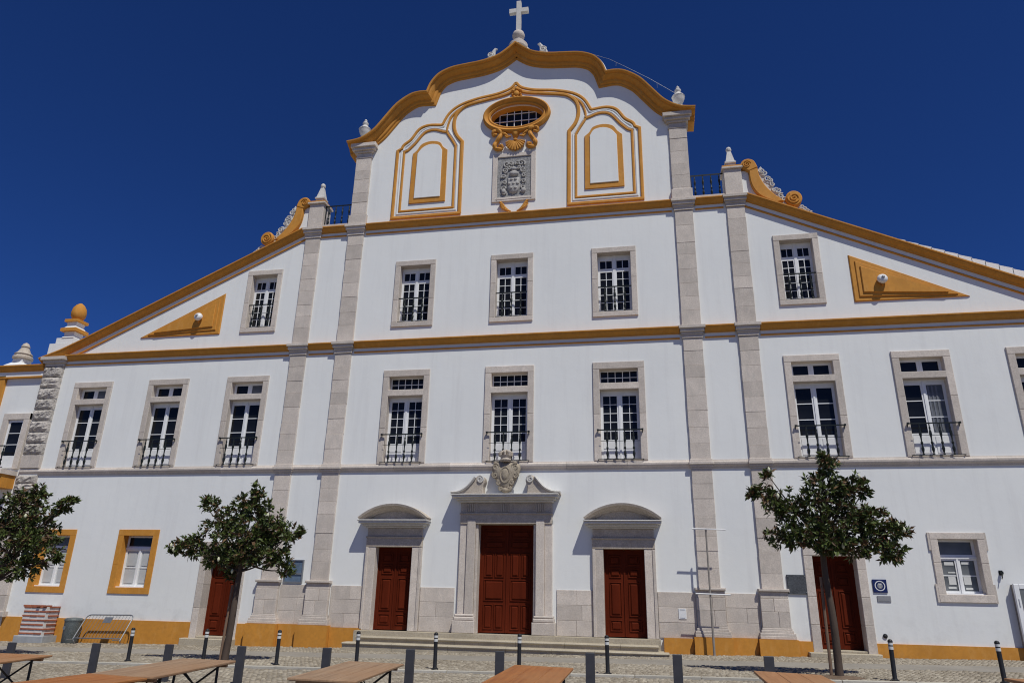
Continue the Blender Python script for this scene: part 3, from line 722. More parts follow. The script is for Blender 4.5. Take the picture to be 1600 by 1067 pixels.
for s in (-1, 1):
    for cx, cz, r, t in ((.30, 18.28, .16, 1.3), (.14, 18.30, .10, -1.2), (.38, 17.98, .13, -1.3), (.42, 17.70, .10, 1.2), (.40, 17.42, .10, -1.2), (.40, 17.15, .11, 1.2), (.38, 16.95, .09, -1.3), (.20, 18.10, .09, 1.1)):
        rv.tube([(s*x, y, z) for x, y, z in spiral(cx, cz, r, .02, random.uniform(0, 6), t, 16, -.05)], [.035]*17, 6)
    rv.dome(ellipse(s*.41, 17.0, .10, .12, 12), -.02, .09)
rv.build('carved_arms', 'arms_relief', panel, True); random.seed(11)

# cross and finials
cr = MB().lathe(.07, -.05, [(.42, 24.12), (.42, 24.30), (.30, 24.34), (.26, 24.42), (.27, 24.5), (.20, 24.56), (.16, 24.62), (.26, 24.74), (.28, 24.86), (.24, 24.98), (.14, 25.06), (.10, 25.10), (.10, 25.16)], 18)
cr.build('cross_base', 'stone', church, True)
MB().box(-.03, .17, -.15, .05, 25.10, 26.74).box(-.36, .50, -.14, .04, 26.12, 26.34).build('cross', 'relief', church)
for s in (-1, 1):
    mb = MB().lathe(s*6.72, -.05, [(.26, 19.93), (.26, 20.16), (.18, 20.18), (.10, 20.26), (.08, 20.32), (.17, 20.42), (.24, 20.58), (.245, 20.66), (.27, 20.70), (.24, 20.75), (.12, 20.86), (.10, 20.92), (.13, 20.98), (.13, 21.04), (.06, 21.12), (.07, 21.18), (.02, 21.25)], 16)
    mb.build('urn_finial', 'relief', church, True)
    x0, x1 = sorted((s*8.20, s*8.85))
    pd = MB().bevbox(x0, x1, -.10, .60, 15.952, 17.12, .015).build('pedestal', 'stone', church)
    MB().bevbox(x0-.07, x1+.07, -.18, .66, 17.12, 17.20, .012).build('pedestal_cap', 'stone', pd); MB().box(x0-.05, x1+.05, -.16, .64, 17.202, 17.26).build('pedestal_coping', 'ochre', pd)
    cx = s*8.50; MB().box(cx-.17, cx+.17, .03, .37, 17.262, 17.46).lathe(cx, .2, [(.29, 17.46), (.30, 17.52), (.24, 17.56), (.22, 17.62), (.085, 18.10)], 4, math.pi/4).lathe(cx, .2, [(.06, 18.07), (.10, 18.11), (.11, 18.18), (.075, 18.26), (.02, 18.30)], 10).build('pyramid_finial', 'relief', pd)
    # iron railing between pedestal and gable
    r0, r1 = sorted((s*6.97, s*8.19)); rl = MB().box(r0, r1, .10, .14, 17.06, 17.10).box(r0, r1, .10, .14, 16.12, 16.15).box(r0+.002, r0+.03, .102, .138, 16.11, 17.08).build('roof_railing', 'iron', church)
    for i in range(4): inst('baluster', baluster_mesh(.94), rl, (r0+(r1-r0)*(i+.5)/4, .12, 16.13))
    MB().box(r0, r1, -.05, .6, 15.951, 16.11).build('parapet', 'stone', church)
    # big scroll running down onto the sloping cornice
    tip = lambda pts: [(s*x, z) for x, z in pts]
    body = smooth_path([(9.44, 17.06), (9.47, 16.74), (9.62, 16.32), (9.90, 15.90), (10.25, 15.55)], 5)
    inner = smooth_path([(9.98, 15.50), (9.50, 15.78), (9.24, 16.12), (9.13, 16.52), (9.12, 16.95)], 5)
    sc = MB().prism(tip(body+inner), -.16, .14, .03)
    sc.prism(tip(smooth_path([(9.12, 16.93), (9.22, 17.28), (9.05, 17.40), (8.90, 17.36), (8.86, 17.22), (8.95, 17.08), (8.90, 17.44), (9.10, 17.50), (9.32, 17.42), (9.44, 17.06)][:1]+[(8.88, 17.12), (8.84, 17.26), (8.95, 17.42), (9.14, 17.47), (9.34, 17.36), (9.45, 17.06)], 4)), -.17, .15, .03)
    sc.prism(tip(ellipse(10.60, 15.62, .29, .31, 24)), -.17, .12, .03)
    sc.build('scroll_buttress', 'ochre', church)
    e = MB()
    e.tube([(s*x, y, z) for x, y, z in spiral(9.06, 17.22, .17, .02, 0.4, 2.0, 26, -.18)], .024, 6); e.tube([(s*x, y, z) for x, y, z in spiral(10.60, 15.63, .24, .02, 2.2, 2.1, 28, -.18)], .03, 6)
    e.build('volute', 'ochre', church, True)
    MB().prism(tip([(8.86, 15.8), (8.86, 17.05), (9.10, 17.0), (9.14, 16.50), (9.26, 16.10), (9.55, 15.72)]), .0, .10).build('scroll_web', 'plaster', church)
    lf = MB(); random.seed(3)
    cb = smooth_path([(9.42, 17.0), (9.47, 16.72), (9.62, 16.30), (9.88, 15.92), (10.2, 15.62)], 4); cf = [(x+.17+.05*math.sin(i*1.9), z+.14+.05*math.cos(i*1.9)) for i, (x, z) in enumerate(cb)]
    lf.prism([(s*a, b) for a, b in cb+cf[::-1]], .0, .12, .02)
    for i in range(9):      # white leaf crest on the back of the scroll
        t = i/8; x = 9.60+t*.68; z = 16.98-1.28*t+.06*math.sin(i*2.3)
        lf.tube([(s*a, y, b) for a, y, b in spiral(x, z, .10+.03*random.random(), .02, random.uniform(0, 6), 1.2, 12, -.02)], .032, 6)
        lf.dome([(s*a, b) for a, b in ellipse(x-.07, z-.08, .11, .10, 10)], .06, .08)
    lf.build('leaf_crest', 'relief', church, True); lf = MB()
    for i in range(5):
        x = 10.86+.085*i; z = rake(x)+.26-.055*i
        lf.tube([(s*a, y, b) for a, y, b in spiral(x, z, .09, .02, random.uniform(0, 6), 1.2, 12, -.02)], .03, 6); lf.dome([(s*a, b) for a, b in ellipse(x, z-.12, .07, .13, 10)], .06, .08)
    lf.build('leaf_crest', 'relief', church, True); lf = MB()
    for i in range(3): lf.dome([(s*a, b) for a, b in ellipse(10.16+.08*i, rake(10.16)+.13-.02*i, .09, .09, 10)], .06, .09)
    lf.build('leaf_crest', 'relief', church, True)
    # little scrolls beside the foot of the cross
    k = MB().dome(ellipse(s*1.15+.05, 23.72, .20, .24, 14), .1, .40); k.tube([(q[0], q[1], q[2]) for q in spiral(s*1.15+.05, 23.74, .15, .02, 0, 1.6, 18, -.32)], .03, 6)
    k.tube([(s*1.10+.05, -.10, 23.85), (s*1.05+.05, -.12, 24.08), (s*.98+.05, -.12, 24.20), (s*.90+.05, -.12, 24.17)], [.11, .08, .06, .03], 8)
    k.dome(ellipse(s*.42, 24.0, .20, .16, 12), .1, .25)
    k.build('crest_scroll', 'relief', church, True)
# egg finial over the left corner
MB().box(-20.55, -19.45, .31, .98, 10.6, 11.50).box(-20.28, -19.42, .33, .95, 11.50, 11.76).lathe(-19.72, .6, [(.42, 11.76), (.34, 11.86), (.36, 12.04)], 4, math.pi/4).build('finial_pedestal', 'plaster', church)
MB().lathe(-19.72, .6, [(.54, 12.04), (.54, 12.18), (.44, 12.22)], 4, math.pi/4).lathe(-19.72, .6, [(.46, 12.50), (.46, 12.62), (.40, 12.64)], 4, math.pi/4).build('finial_band', 'ochre', church)
MB().lathe(-19.72, .6, [(.42, 12.22), (.32, 12.32), (.34, 12.50)], 4, math.pi/4).build('finial_neck', 'plaster', church)
MB().lathe(-19.72, .6, [(.16, 12.64), (.22, 12.70), (.29, 12.84), (.305, 13.00), (.27, 13.20), (.17, 13.36), (.06, 13.45), (.01, 13.47)], 18).build('egg_finial', 'ochre', church, True)
# thin wire strung from the right urn finial up to the gable
wp = [(6.70, -.2, 20.72), (5.6, -.35, 21.55), (4.6, -.4, 22.28), (4.0, -.4, 22.72), (3.2, -.45, 23.08)]
MB().tube(wp, .005, 5).tube([(4.3, -.4, 22.50), (4.28, -.4, 22.32)], .007, 5).tube([(5.9, -.35, 21.32), (5.9, -.35, 21.05)], .006, 5).build('cable', 'greyplate', church)
# triangular ochre panels with stepped fields
for s in (-1, 1):
    T = [(s*12.17, 11.42), (s*15.82, 11.42), (s*12.18, 13.23)]
    MB().prism(T, -.05, .02, .03).build('triangle_panel', 'ochre', church)
    MB().prism(offset_poly(T, .17), -.09, -.02, .02).build('triangle_field', 'ochre', church)
    MB().prism(offset_poly(T, .31), -.14, -.03, .02).build('triangle_field', 'ochre', church)
# corner pilaster of rock-faced blocks on the left
cp = MB().box(-20.03, -19.19, -.06, .05, -.8, 10.2).build('corner_pilaster', 'mortar', church)
def rough_block(x0, x1, z0, z1, y0, seed):
    rng = random.Random(seed); nx, nz = 8, 5; v = []; f = []
    for j in range(nz+1):
        for i in range(nx+1):
            e = min(i, nx-i, j, nz-j); yy = y0-(0.0 if e == 0 else .05+rng.uniform(-.02, .055))
            v.append((x0+(x1-x0)*i/nx+(rng.uniform(-.015, .015) if e else 0), yy, z0+(z1-z0)*j/nz+(rng.uniform(-.02, .02) if e else 0)))
    n = len(v)
    for j in range(nz):
        for i in range(nx): a = j*(nx+1)+i; f.append((a, a+1, a+nx+2, a+nx+1))
    v += [(x0, .05, z0), (x1, .05, z0), (x1, .05, z1), (x0, .05, z1)]
    bot = list(range(nx+1)); top = [nz*(nx+1)+i for i in range(nx+1)]; lf = [j*(nx+1) for j in range(nz+1)]; rt = [j*(nx+1)+nx for j in range(nz+1)]
    f += [[n, n+1]+bot[::-1], [n+2, n+3]+top, [n+3, n]+lf, [n+1, n+2]+rt[::-1], [n, n+3, n+2, n+1]]
    return MB().add(v, f)
z = 6.55
for i in range(8):
    h = (10.28-6.55)/8; rough_block(-20.05, -19.17, z+.02, z+h-.02, -.13, 40+i).build('rough_block', 'rough_stone', cp); z += h
for j in range(2): rough_block(-20.05, -19.17, 5.08+j*.32, 5.38+j*.32, -.15, 70+j).build('rough_block', 'rough_stone', cp)
MB().bevbox(-20.06, -19.16, -.14, .05, 6.01, 6.53, .012).build('stone_block', 'stone', cp)
for a, b in ((.5, 1.2), (1.2, 2.0), (2.0, 2.7), (2.7, 3.5), (3.5, 4.3), (4.3, 5.06)): MB().bevbox(-20.06, -19.16, -.14, .05, a+.004, b-.004, .012).build('stone_block', 'stone', cp)
MB().bevbox(-20.16, -19.04, -.22, .05, .45, .64, .02).build('base_moulding', 'stone', cp)
mb = MB()
for a, e, u0, u1 in ((.13, .0, 10.29, 10.42), (.22, .06, 10.42, 10.54), (.32, .12, 10.54, 10.68)): mb.bevbox(-20.06-e, -19.14+e, -a, .05, u0, u1+.001, .01)
mb.build('capital', 'stone', cp)

# plinths and dado
for x0, x1 in ((-20.06, -11.35), (-9.56, -9.12), (9.10, 9.55), (11.30, 20.05)): MB().box(x0, x1, -.05, .05, -.9, .47).build('plinth', 'ochre', church)
for x0, x1 in ((-7.94, -7.21), (-6.03, -4.9), (5.12, 6.03), (7.21, 7.94)): MB().box(x0, x1, -.13, .05, -.9, .44 if abs(x0) < 6.1 else .50).build('plinth', 'ochre', church)
random.seed(21)
def dado(x0, x1, z0, z1):
    d = MB().box(x0, x1, -.01, .03, z0, z1).build('dado', 'mortar', church)
    n = 3; zz = z0
    for j in range(n):
        h = (z1-z0)/n; xx = x0
        while xx < x1-.05:
            w = random.uniform(.55, 1.15); e = min(x1, xx+w)
            if x1-e < .3: e = x1
            MB().bevbox(xx+.003, e-.003, -.035-random.uniform(0, .008), .02, zz+.003, zz+h-.003, .007).build('stone_block', 'stone', d); xx = e
        zz += h
for x0, x1, z0 in ((-8.07, -7.06, .50), (-6.15, -5.0, .44), (-2.92, -1.72, .40), (1.74, 2.92, .40), (4.99, 6.16, .44), (7.06, 8.07, .50)): dado(x0, x1, z0, 1.80)

# ---- doors
def panelled_leaf(x0, x1, z0, z1, y, rows, parent):
    """door leaf with raised and fielded panels; rows: (z0, z1, columns) as fractions"""
    lf = MB().box(x0+.003, x1-.003, y, y+.06, z0, z1).build('door_leaf', 'red', parent)
    W = x1-x0; H = z1-z0
    for r0, r1, c in rows:
        cw = (W-.16)/c
        for k in range(c):
            a = x0+.08+k*cw+.025; b = x0+.08+(k+1)*cw-.025; c0, c1 = z0+H*r0, z0+H*r1
            mb = MB(); fr = .028
            for (p, q, r, t) in ((a, b, c1-fr, c1), (a, b, c0, c0+fr), (a, a+fr, c0+fr, c1-fr), (b-fr, b, c0+fr, c1-fr)): mb.bevbox(p, q, y-.028, y+.01, r, t, .010)
            mb.bevbox(a+.06, b-.06, y-.034, y+.01, c0+.06, c1-.06, .03)
            mb.build('door_panel', 'red', parent)
    return lf
def door(x, h, z0, z1, rows, y=.27):
    d = MB().box(x-h-.02, x-h+.05, y-.02, y+.08, z0, z1).box(x+h-.05, x+h+.02, y-.02, y+.08, z0, z1).box(x-h, x+h, y-.021, y+.08, z1-.05, z1).build('door', 'red', church)
    panelled_leaf(x-h+.05, x-.004, z0+.015, z1-.05, y, rows, d); panelled_leaf(x+.004, x+h-.05, z0+.015, z1-.05, y, rows, d)
    MB().box(x-.028, x+.028, y-.03, y, z0+.02, z1-.06).build('meeting_stile', 'red', d)
    return d
SIDE = [(.06, .19, 1), (.23, .63, 1), (.68, .80, 1), (.83, .95, 1)]
for x, h, z0, z1 in DOORS[:2]:
    d = door(x, h, z0, z1, SIDE)
    if x > 0: MB().dome(ellipse(x+.07, z0+1.2, .035, .12, 12), .40, .035).build('lock_plate', 'iron', d)
    for s in (-1, 1):
        a, b = sorted((x+s*h, x+s*1.0)); MB().bevbox(a, b, -.10, .45, .40, 3.10, .012).build('jamb', 'stone', d)
        a, b = sorted((x+s*(h+.26), x+s*1.02)); MB().bevbox(a, b, -.13, .02, .402, 3.08, .012).build('jamb_moulding', 'stone', d)
    MB().bevbox(x-1.02, x+1.02, -.12, .45, 3.10, 3.42, .012).bevbox(x-1.04, x+1.04, -.16, .02, 3.40, 3.45, .01).build('architrave', 'dark_stone', d)
    MB().bevbox(x-1.0, x+1.0, -.11, .02, 3.451, 3.74, .01).build('frieze', 'dark_stone', d)
    mb = MB()
    for e, a, u0, u1 in ((1.06, .20, 3.741, 3.80), (1.14, .34, 3.80, 3.87), (1.24, .48, 3.87, 3.95), (1.27, .52, 3.95, 3.99)): mb.bevbox(x-e, x+e, -a, .02, u0, u1+.001, .012)
    mb.build('door_cornice', 'relief', d)
    hw, rise = 1.24, .46; Rr = (hw*hw+rise*rise)/(2*rise); cz = 4.03+rise-Rr; a0 = math.asin(hw/Rr)
    arc = [(x+Rr*math.sin(-a0+2*a0*i/24), cz+Rr*math.cos(-a0+2*a0*i/24)) for i in range(25)]
    MB().sweep(arc, [(-.02, -.17), (.20, -.17), (.24, -.13), (.36, -.10), (.42, -.05), (.50, -.03), (.52, .04), (-.02, .05)]).build('segmental_pediment', 'dark_stone', d)
    MB().prism([(p[0]*.97+x*.03, p[1]-.1) for p in arc]+[(x+1.15, 3.991), (x-1.15, 3.991)], -.12, .02).build('tympanum', 'dark_stone', d)
# main portal
x, h, z0, z1 = DOORS[2]
MAINR = [(.03, .26, 2), (.29, .49, 1), (.51, .74, 2), (.785, .87, 1), (.89, .97, 1)]
d = door(x, h, z0, z1, MAINR, .36)
for s in (-1, 1):
    for a, b, y, n_ in ((h, 1.05, -.06, 'jamb'), (1.05, 1.34, -.16, 'inner_pilaster'), (1.34, 1.60, -.10, 'outer_pilaster')):
        p, q = sorted((s*a, s*b)); MB().bevbox(p, q, y, .46, .40 if n_ == 'jamb' else .98, 3.885 if n_ == 'jamb' else 4.02, .014).build(n_, 'stone', d)
    p, q = sorted((s*.96, s*1.70)); MB().bevbox(p-.01, q+.01, -.26, .05, .40, .78, .015).bevbox(p+.02, q-.02, -.22, .05, .78, .90, .03).bevbox(p+.04, q-.04, -.19, .05, .90, .985, .03).build('portal_plinth', 'stone', d)
MB().bevbox(-1.60, 1.60, -.14, .45, 3.886, 4.20, .014).bevbox(-1.62, 1.62, -.18, .02, 4.20, 4.25, .01).build('architrave', 'dark_stone', d)
fz = MB().bevbox(-1.60, 1.60, -.13, .02, 4.251, 4.60, .01).build('frieze', 'dark_stone', d)
for cx in (-1.22, 0, 1.22):
    mb = MB()
    for i in range(5): mb.bevbox(cx-.15+.065*i-.02, cx-.15+.065*i+.02, -.165, -.10, 4.28, 4.57, .01)
    mb.build('triglyph', 'dark_stone', d)
for cx in (-.61, .61):
    mb = MB()
    for (p, q, r, t) in ((cx-.37, cx+.37, 4.53, 4.56), (cx-.37, cx+.37, 4.29, 4.32), (cx-.37, cx-.34, 4.32, 4.53), (cx+.34, cx+.37, 4.32, 4.53)): mb.bevbox(p, q, -.15, -.1, r, t, .008)
    mb.build('frieze_panel', 'dark_stone', d)
mb = MB()
for e, a, u0, u1 in ((1.66, .24, 4.601, 4.67), (1.74, .38, 4.67, 4.74), (1.84, .54, 4.74, 4.81), (1.87, .58, 4.81, 4.85)): mb.bevbox(-e, e, -a, .02, u0, u1+.001, .012)
mb.build('portal_cornice', 'relief', d)
for s in (-1, 1):
    S = smooth_path([(1.90, 4.90), (1.62, 4.93), (1.36, 5.06), (1.16, 5.26), (1.04, 5.42)], 5)
    lower = [(.74, 4.852), (1.86, 4.852)] if True else []
    poly = [(s*a, b) for a, b in [(1.90, 4.852)]+S+smooth_path([(.98, 5.48), (.86, 5.50), (.74, 5.42), (.72, 5.28), (.78, 5.10), (.76, 4.852)], 4)]
    MB().prism(poly, -.40, .02, .03).build('portal_scroll', 'dark_stone', d)
    MB().sweep(([(s*a, b) for a, b in S] if s < 0 else [(s*a, b) for a, b in S][::-1]), [(-.02, -.02), (.46, -.02), (.50, .02), (.46, .06), (-.02, .06)]).tube([(s*q[0], q[1], q[2]) for q in spiral(.88, 5.36, .13, .02, 1.2, 1.7, 22, -.42)], .032, 6).build('volute', 'relief', d)
# crowned arms over the portal
ar = MB(); sh_ = smooth_path([(-.02, 5.98), (.20, 5.96), (.44, 5.92), (.49, 5.74), (.42, 5.52), (.30, 5.30), (.20, 5.10), (.10, 4.98), (-.02, 4.90)], 3)
poly = sh_+[(-.04-a, b) for a, b in sh_[::-1][1:-1]]
ar.dome(poly, -.12, .22); ar.box(-.20, .16, -.2, .02, 5.0, 5.9)
for s in (-1, 1):
    for cx, cz, r, t in ((.34, 5.80, .14, 1.5), (.36, 5.52, .11, -1.4), (.24, 5.26, .09, 1.3), (.14, 5.06, .07, -1.2)): ar.tube([(-.02+s*q[0], q[1], q[2]) for q in spiral(cx, cz, r, .02, 1.0, t, 16, -.29)], .038, 6)
ar.tube([(-.02+.17*math.cos(i*math.pi/10), -.33, 5.52+.27*math.sin(i*math.pi/10)) for i in range(21)], .028, 6); ar.dome(ellipse(-.02, 5.54, .13, .22, 16), -.30, .08); ar.dome(ellipse(-.02, 5.0, .13, .10, 12), -.15, .24)
arms = ar.build('crowned_arms', 'arms', church, True)
cw = MB().lathe(-.02, -.26, [(.16, 5.98), (.20, 6.04), (.17, 6.10), (.20, 6.16), (.22, 6.20)], 14)
for i in range(8): a = i*math.pi/4; cw.tube([(-.02+.21*math.cos(a), -.26+.16*math.sin(a), 6.18), (-.02+.23*math.cos(a), -.26+.18*math.sin(a), 6.28), (-.02+.08*math.cos(a), -.26+.06*math.sin(a), 6.37)], [.05, .05, .03], 6)
cw.dome(ellipse(-.02, 6.38, .05, .05, 8), -.2, .1); cw.build('crown', 'dark_stone', arms, True)
# aisle doors
for x, h, z0, z1 in DOORS[3:]:
    d = door(x, h, z0, z1, SIDE, .42)
    for s in (-1, 1):
        zz = z0-.5
        for q in (.95, 1.75, 2.55, z1):
            a, b = sorted((x+s*h, x+s*(h+.26))); MB().bevbox(a, b, -.06, .45, zz+.003, q-.003, .01).build('jamb', 'stone', d); zz = q
    MB().bevbox(x-h-.26, x+h+.26, -.064, .45, z1, z1+.27, .01).build('lintel', 'stone', d)
    MB().bevbox(x-h-.42, x+h+.30, -.34, .45, z0-.6, z0-.06, .02).bevbox(x-h+.002, x+h-.002, -.02, .45, z0-.059, z0+.0, .01).build('threshold', 'step', d)
# front steps
fs = MB().box(-4.98, 5.02, -.55, .02, -.6, .395).build('front_steps', 'step', church)
def step_run(x0, x1, y0, y1, ztop, thick):
    """stone treads laid end to end with a rounded nosing"""
    xx = x0; random.seed(int(ztop*100)+4)
    while xx < x1-.01:
        e = min(x1, xx+random.uniform(1.3, 2.1))
        if x1-e < .6: e = x1
        nose = [(y1, ztop), (y0+.05, ztop), (y0+.015, ztop-.012), (y0, ztop-.035), (y0+.012, ztop-.062), (y0+.05, ztop-.075), (y0+.06, ztop-thick), (y1, ztop-thick)]
        v = [(xx+.004, y, z) for y, z in nose]+[(e-.004, y, z) for y, z in nose]; n = len(nose)
        MB().add(v, [list(range(n))[::-1], [n+i for i in range(n)]]+[(i, (i+1) % n, n+(i+1) % n, n+i) for i in range(n)]).build('tread', 'step', fs); xx = e
step_run(-4.72, 4.95, -.98, -.54, .25, .17); step_run(-5.0, 5.25, -1.42, -.97, .085, .5)
MB().box(-4.85, 5.1, -.97, -.5, -.6, .081).build('step_core', 'step', fs)

# ------------------------------------------------------------------ annex on the left
annex = empty('annex_building', (-26, .3, 0), 'white house with ochre cornice joined to the rough corner pilaster of the church', 'building')
def A(o): o.location = (26, -.3, 0); return o
A(MB().box(-32, -20.075, .06, 10, -1.2, 10.0).build('wall', 'plaster', annex)); A(MB().box(-32, -21.95, -.06, .07, -1.2, 9.98).build('ochre_strip', 'ochre', annex))
A(MB().sweep([(-32, 10.13), (-20.08, 10.13)], [(o, u*1.1) for o, u in BR]).build('cornice', 'ochre', annex))
A(MB().sweep([(-32, 9.93), (-20.08, 9.93)], [(-.1, 0), (.06, 0), (.06, .2), (-.1, .2)]).build('fascia', 'plaster', annex)); A(MB().sweep([(-32, 9.86), (-20.08, 9.86)], [(-.1, 0), (.09, 0), (.09, .06), (-.1, .06)]).build('bead', 'ochre', annex))
aw = MB(); P = []; grid_leaf(aw, -21.25, -20.50, 6.05, 8.05, 1, 3, .09, .10, .5, .03, P, y=.02)
w = A(aw.build('window', 'joinery', annex))
for px, pz, pw, ph in P: inst('pane', pane_mesh(pw, ph), w, (px, .045, pz))
MB().bevbox(-21.52, -21.25, -.06, .1, 6.0, 8.3, .01).build('jamb', 'stone', w); MB().bevbox(-20.50, -20.23, -.06, .1, 6.0, 8.3, .01).build('jamb', 'stone', w); MB().bevbox(-21.52, -20.23, -.065, .1, 8.05, 8.31, .01).build('lintel', 'stone', w)
A(MB().bevbox(-23.5, -20.25, -.75, .1, 5.72, 5.90, .03).build('balcony_slab', 'stone', annex)); A(MB().box(-23.4, -20.3, -.6, .1, 5.2, 5.72).build('balcony_corbel', 'ochre', annex))
rl = A(MB().box(-23.4, -20.3, -.7, -.66, 6.80, 6.84).box(-23.4, -20.3, -.69, -.67, 5.95, 5.98).build('balcony_railing', 'iron', annex))
for i in range(12): inst('baluster', baluster_mesh(.88), rl, (-23.3+i*.26, -.68, 5.92))
pf = A(MB().lathe(-21.72, .3, [(.62, 10.38), (.60, 10.46), (.36, 10.62), (.33, 10.82)], 4, math.pi/4).build('finial_pedestal', 'plaster', annex))
MB().lathe(-21.72, .3, [(.40, 10.82), (.40, 10.90), (.32, 10.98), (.36, 11.03), (.26, 11.12), (.15, 11.34), (.18, 11.38), (.15, 11.44), (.12, 11.52), (.03, 11.58)], 12).build('finial', 'dark_stone', pf, True)

# ------------------------------------------------------------------ things fixed to the wall
for s, t in ((-1, 'left'), (1, 'right')):
    e = empty('floodlight', (s*13.1, -.14, 12.13), 'round white lamp on the ochre triangle beside the attic window above the '+('ochre-framed ground windows' if s < 0 else 'stone-framed ground window'), 'lamp', 'round lamps on the ochre triangles')
    o = MB().lathe(0, 0, [(.10, -.02), (.165, .0), (.17, .07), (.13, .13), (.06, .155)], 18).build('housing', 'white', e, True); o.rotation_euler = (math.radians(78), 0, 0); o.location = (0, -.08, 0)
    o = MB().lathe(0, 0, [(.055, 0), (.055, .03), (.03, .05)], 12).build('lens', 'greyplate', e, True); o.rotation_euler = (math.radians(78), 0, 0); o.location = (0, -.225, .03)
    MB().box(-.02, .02, -.10, .01, -.22, -.05).build('bracket', 'ochre', e)
nb = empty('notice_board', (-7.63, -.04, 1.86), 'blue-grey notice board in a pale metal frame between the left pilasters', 'notice board')
nb.location = (-7.63, 0, 0)
fr = MB()
for a, b, c, dd in ((-.35, -.31, 1.86, 2.63), (.31, .35, 1.86, 2.63), (-.31, .31, 2.59, 2.63), (-.31, .31, 1.86, 1.90), (-.31, .31, 2.13, 2.19)): fr.box(a, b, -.07, .01, c, dd)
fr.build('frame', 'galv', nb); MB().box(-.31, .31, -.04, .01, 2.19, 2.59).build('sheet', 'poster', nb); MB().box(-.31, .31, -.041, .01, 1.90, 2.13).build('sheet', 'poster', nb)
pl = empty('stone_plaque', (9.25, 0, 1.81), 'dark veined slate plaque between the stone pilaster and the red aisle door', 'plaque')
MB().bevbox(-.29, .29, -.05, .01, 0, .57, .01).build('slab', 'slate', pl)
for sx in (-.25, .25):
    for sz in (.05, .52): MB().dome(ellipse(sx, sz, .014, .014, 8), -.048, .015).build('fixing_stud', 'galv', pl)
sg = empty('blue_sign', (11.64, 0, 1.90), 'square navy sign with white ringed emblem beside the red aisle door', 'sign')
MB().bevbox(-.20, .20, -.035, .01, 0, .38, .006).build('plate', 'blue', sg)
ri = MB(); n = 36; ri.sweep(ellipse(0, .195, .135, .135, 36), [(.034, -.012), (.039, -.012), (.039, .012), (.034, .012)], closed=True); ri.build('emblem_ring', 'white', sg)
em = MB().prism(ellipse(0, .195, .075, .082, 20), -.039, -.03)
em.build('emblem_disc', 'greyplate', sg)
e2 = MB()
for i in range(3): e2.box(-.05+.012*i, .05-.012*i, -.043, -.037, .225-.035*i, .237-.035*i)
e2.tube([(-.045, -.041, .26), (0, -.041, .235), (.045, -.041, .26)], .006, 5).build('emblem_lines', 'white', sg)
gp = empty('small_plate', (11.71, 0, 1.64), 'small blank grey plate fixed below the navy emblem sign', 'sign')
MB().bevbox(-.19, .19, -.025, .01, 0, .17, .005).build('plate', 'greyplate', gp); MB().box(-.15, .15, -.027, -.02, .02, .03).build('edge_strip', 'galv', gp)
wp_ = empty('white_plate', (5.73, -.03, 1.0), 'small white sign plate on the stone dado right of the door with lock plate', 'sign')
MB().bevbox(-.12, .12, -.03, .01, 0, .31, .006).build('plate', 'white', wp_); MB().box(-.075, .075, -.033, -.028, .03, .042).box(-.075, .075, -.033, -.028, .27, .282).build('rule_lines', 'blue', wp_)
ab = empty('alarm_box', (11.95, 0, 3.30), 'small red alarm box on the white wall above the navy sign', 'alarm'); MB().bevbox(-.09, .09, -.10, .01, 0, .26, .015).build('housing', 'redbox', ab); MB().box(-.05, .05, -.105, -.09, .05, .08).build('grille', 'white', ab)
vt = empty('wall_vent', (11.59, -.01, 0.68), 'round black vent low on the white wall above the ochre plinth', 'vent'); o = MB().dome(ellipse(0, 0, .055, .055, 16), 0.012, .05).build('cover', 'black', vt, True); MB().sweep(ellipse(0, 0, .055, .055, 16), [(0, -.01), (.02, -.01), (.02, .01), (0, .01)], closed=True).build('rim', 'black', vt)
hk = empty('wall_bracket', (15.05, 0, 2.40), 'small dark iron bracket on the white wall right of the stone-framed window', 'bracket'); MB().box(-.03, .03, -.12, .01, .08, .16).tube([(0, -.1, .1), (-.03, -.14, 0), (-.05, -.12, -.06)], .014, 6).build('arm', 'iron', hk); MB().box(-.05, .05, -.02, .01, .05, .19).build('back_plate', 'iron', hk)
dc = empty('display_case', (16.02, 0, .45), 'white framed display case standing out from the right wing wall', 'display case')
MB().box(-.78, .78, -.20, .02, 0, 1.74).build('cabinet', 'greymetal', dc)
fr = MB()
for a, b, c, dd in ((-.80, -.66, -.02, 1.76), (.66, .80, -.02, 1.76), (-.66, .66, 1.62, 1.76), (-.66, .66, -.02, .12), (-.66, .66, .86, .92)): fr.bevbox(a, b, -.235, -.16, c, dd, .012)
fr.build('frame', 'joinery', dc); MB().box(-.66, .66, -.215, -.195, .92, 1.62).build('pane', 'greyglass', dc); MB().box(-.66, .66, -.215, -.195, .12, .86).build('pane', 'greyglass', dc)
for i in range(2): MB().tube([(-.72, -.245, .25+.9*i), (-.72, -.245, .45+.9*i)], .015, 8).build('hinge', 'joinery', dc)

# ------------------------------------------------------------------ things standing on the ground
# banner pole
bp = empty('banner_pole', (6.58, -.60, gz(6.6)), 'thin grey pole with two cross bars before the stone pilaster', 'pole')
MB().lathe(0, 0, [(.035, 0), (.035, 1.2), (.028, 1.25), (.028, 3.72)], 10).lathe(0, 0, [(.06, 0), (.06, .02)], 10).build('post', 'greymetal', bp)
o = MB().tube([(-.42, -.04, 3.70), (.60, -.04, 3.68)], .022, 8).build('cross_bar', 'white', bp); o = MB().tube([(-.44, -.04, 1.76), (.60, -.04, 1.74)], .02, 8).build('cross_bar', 'white', bp)
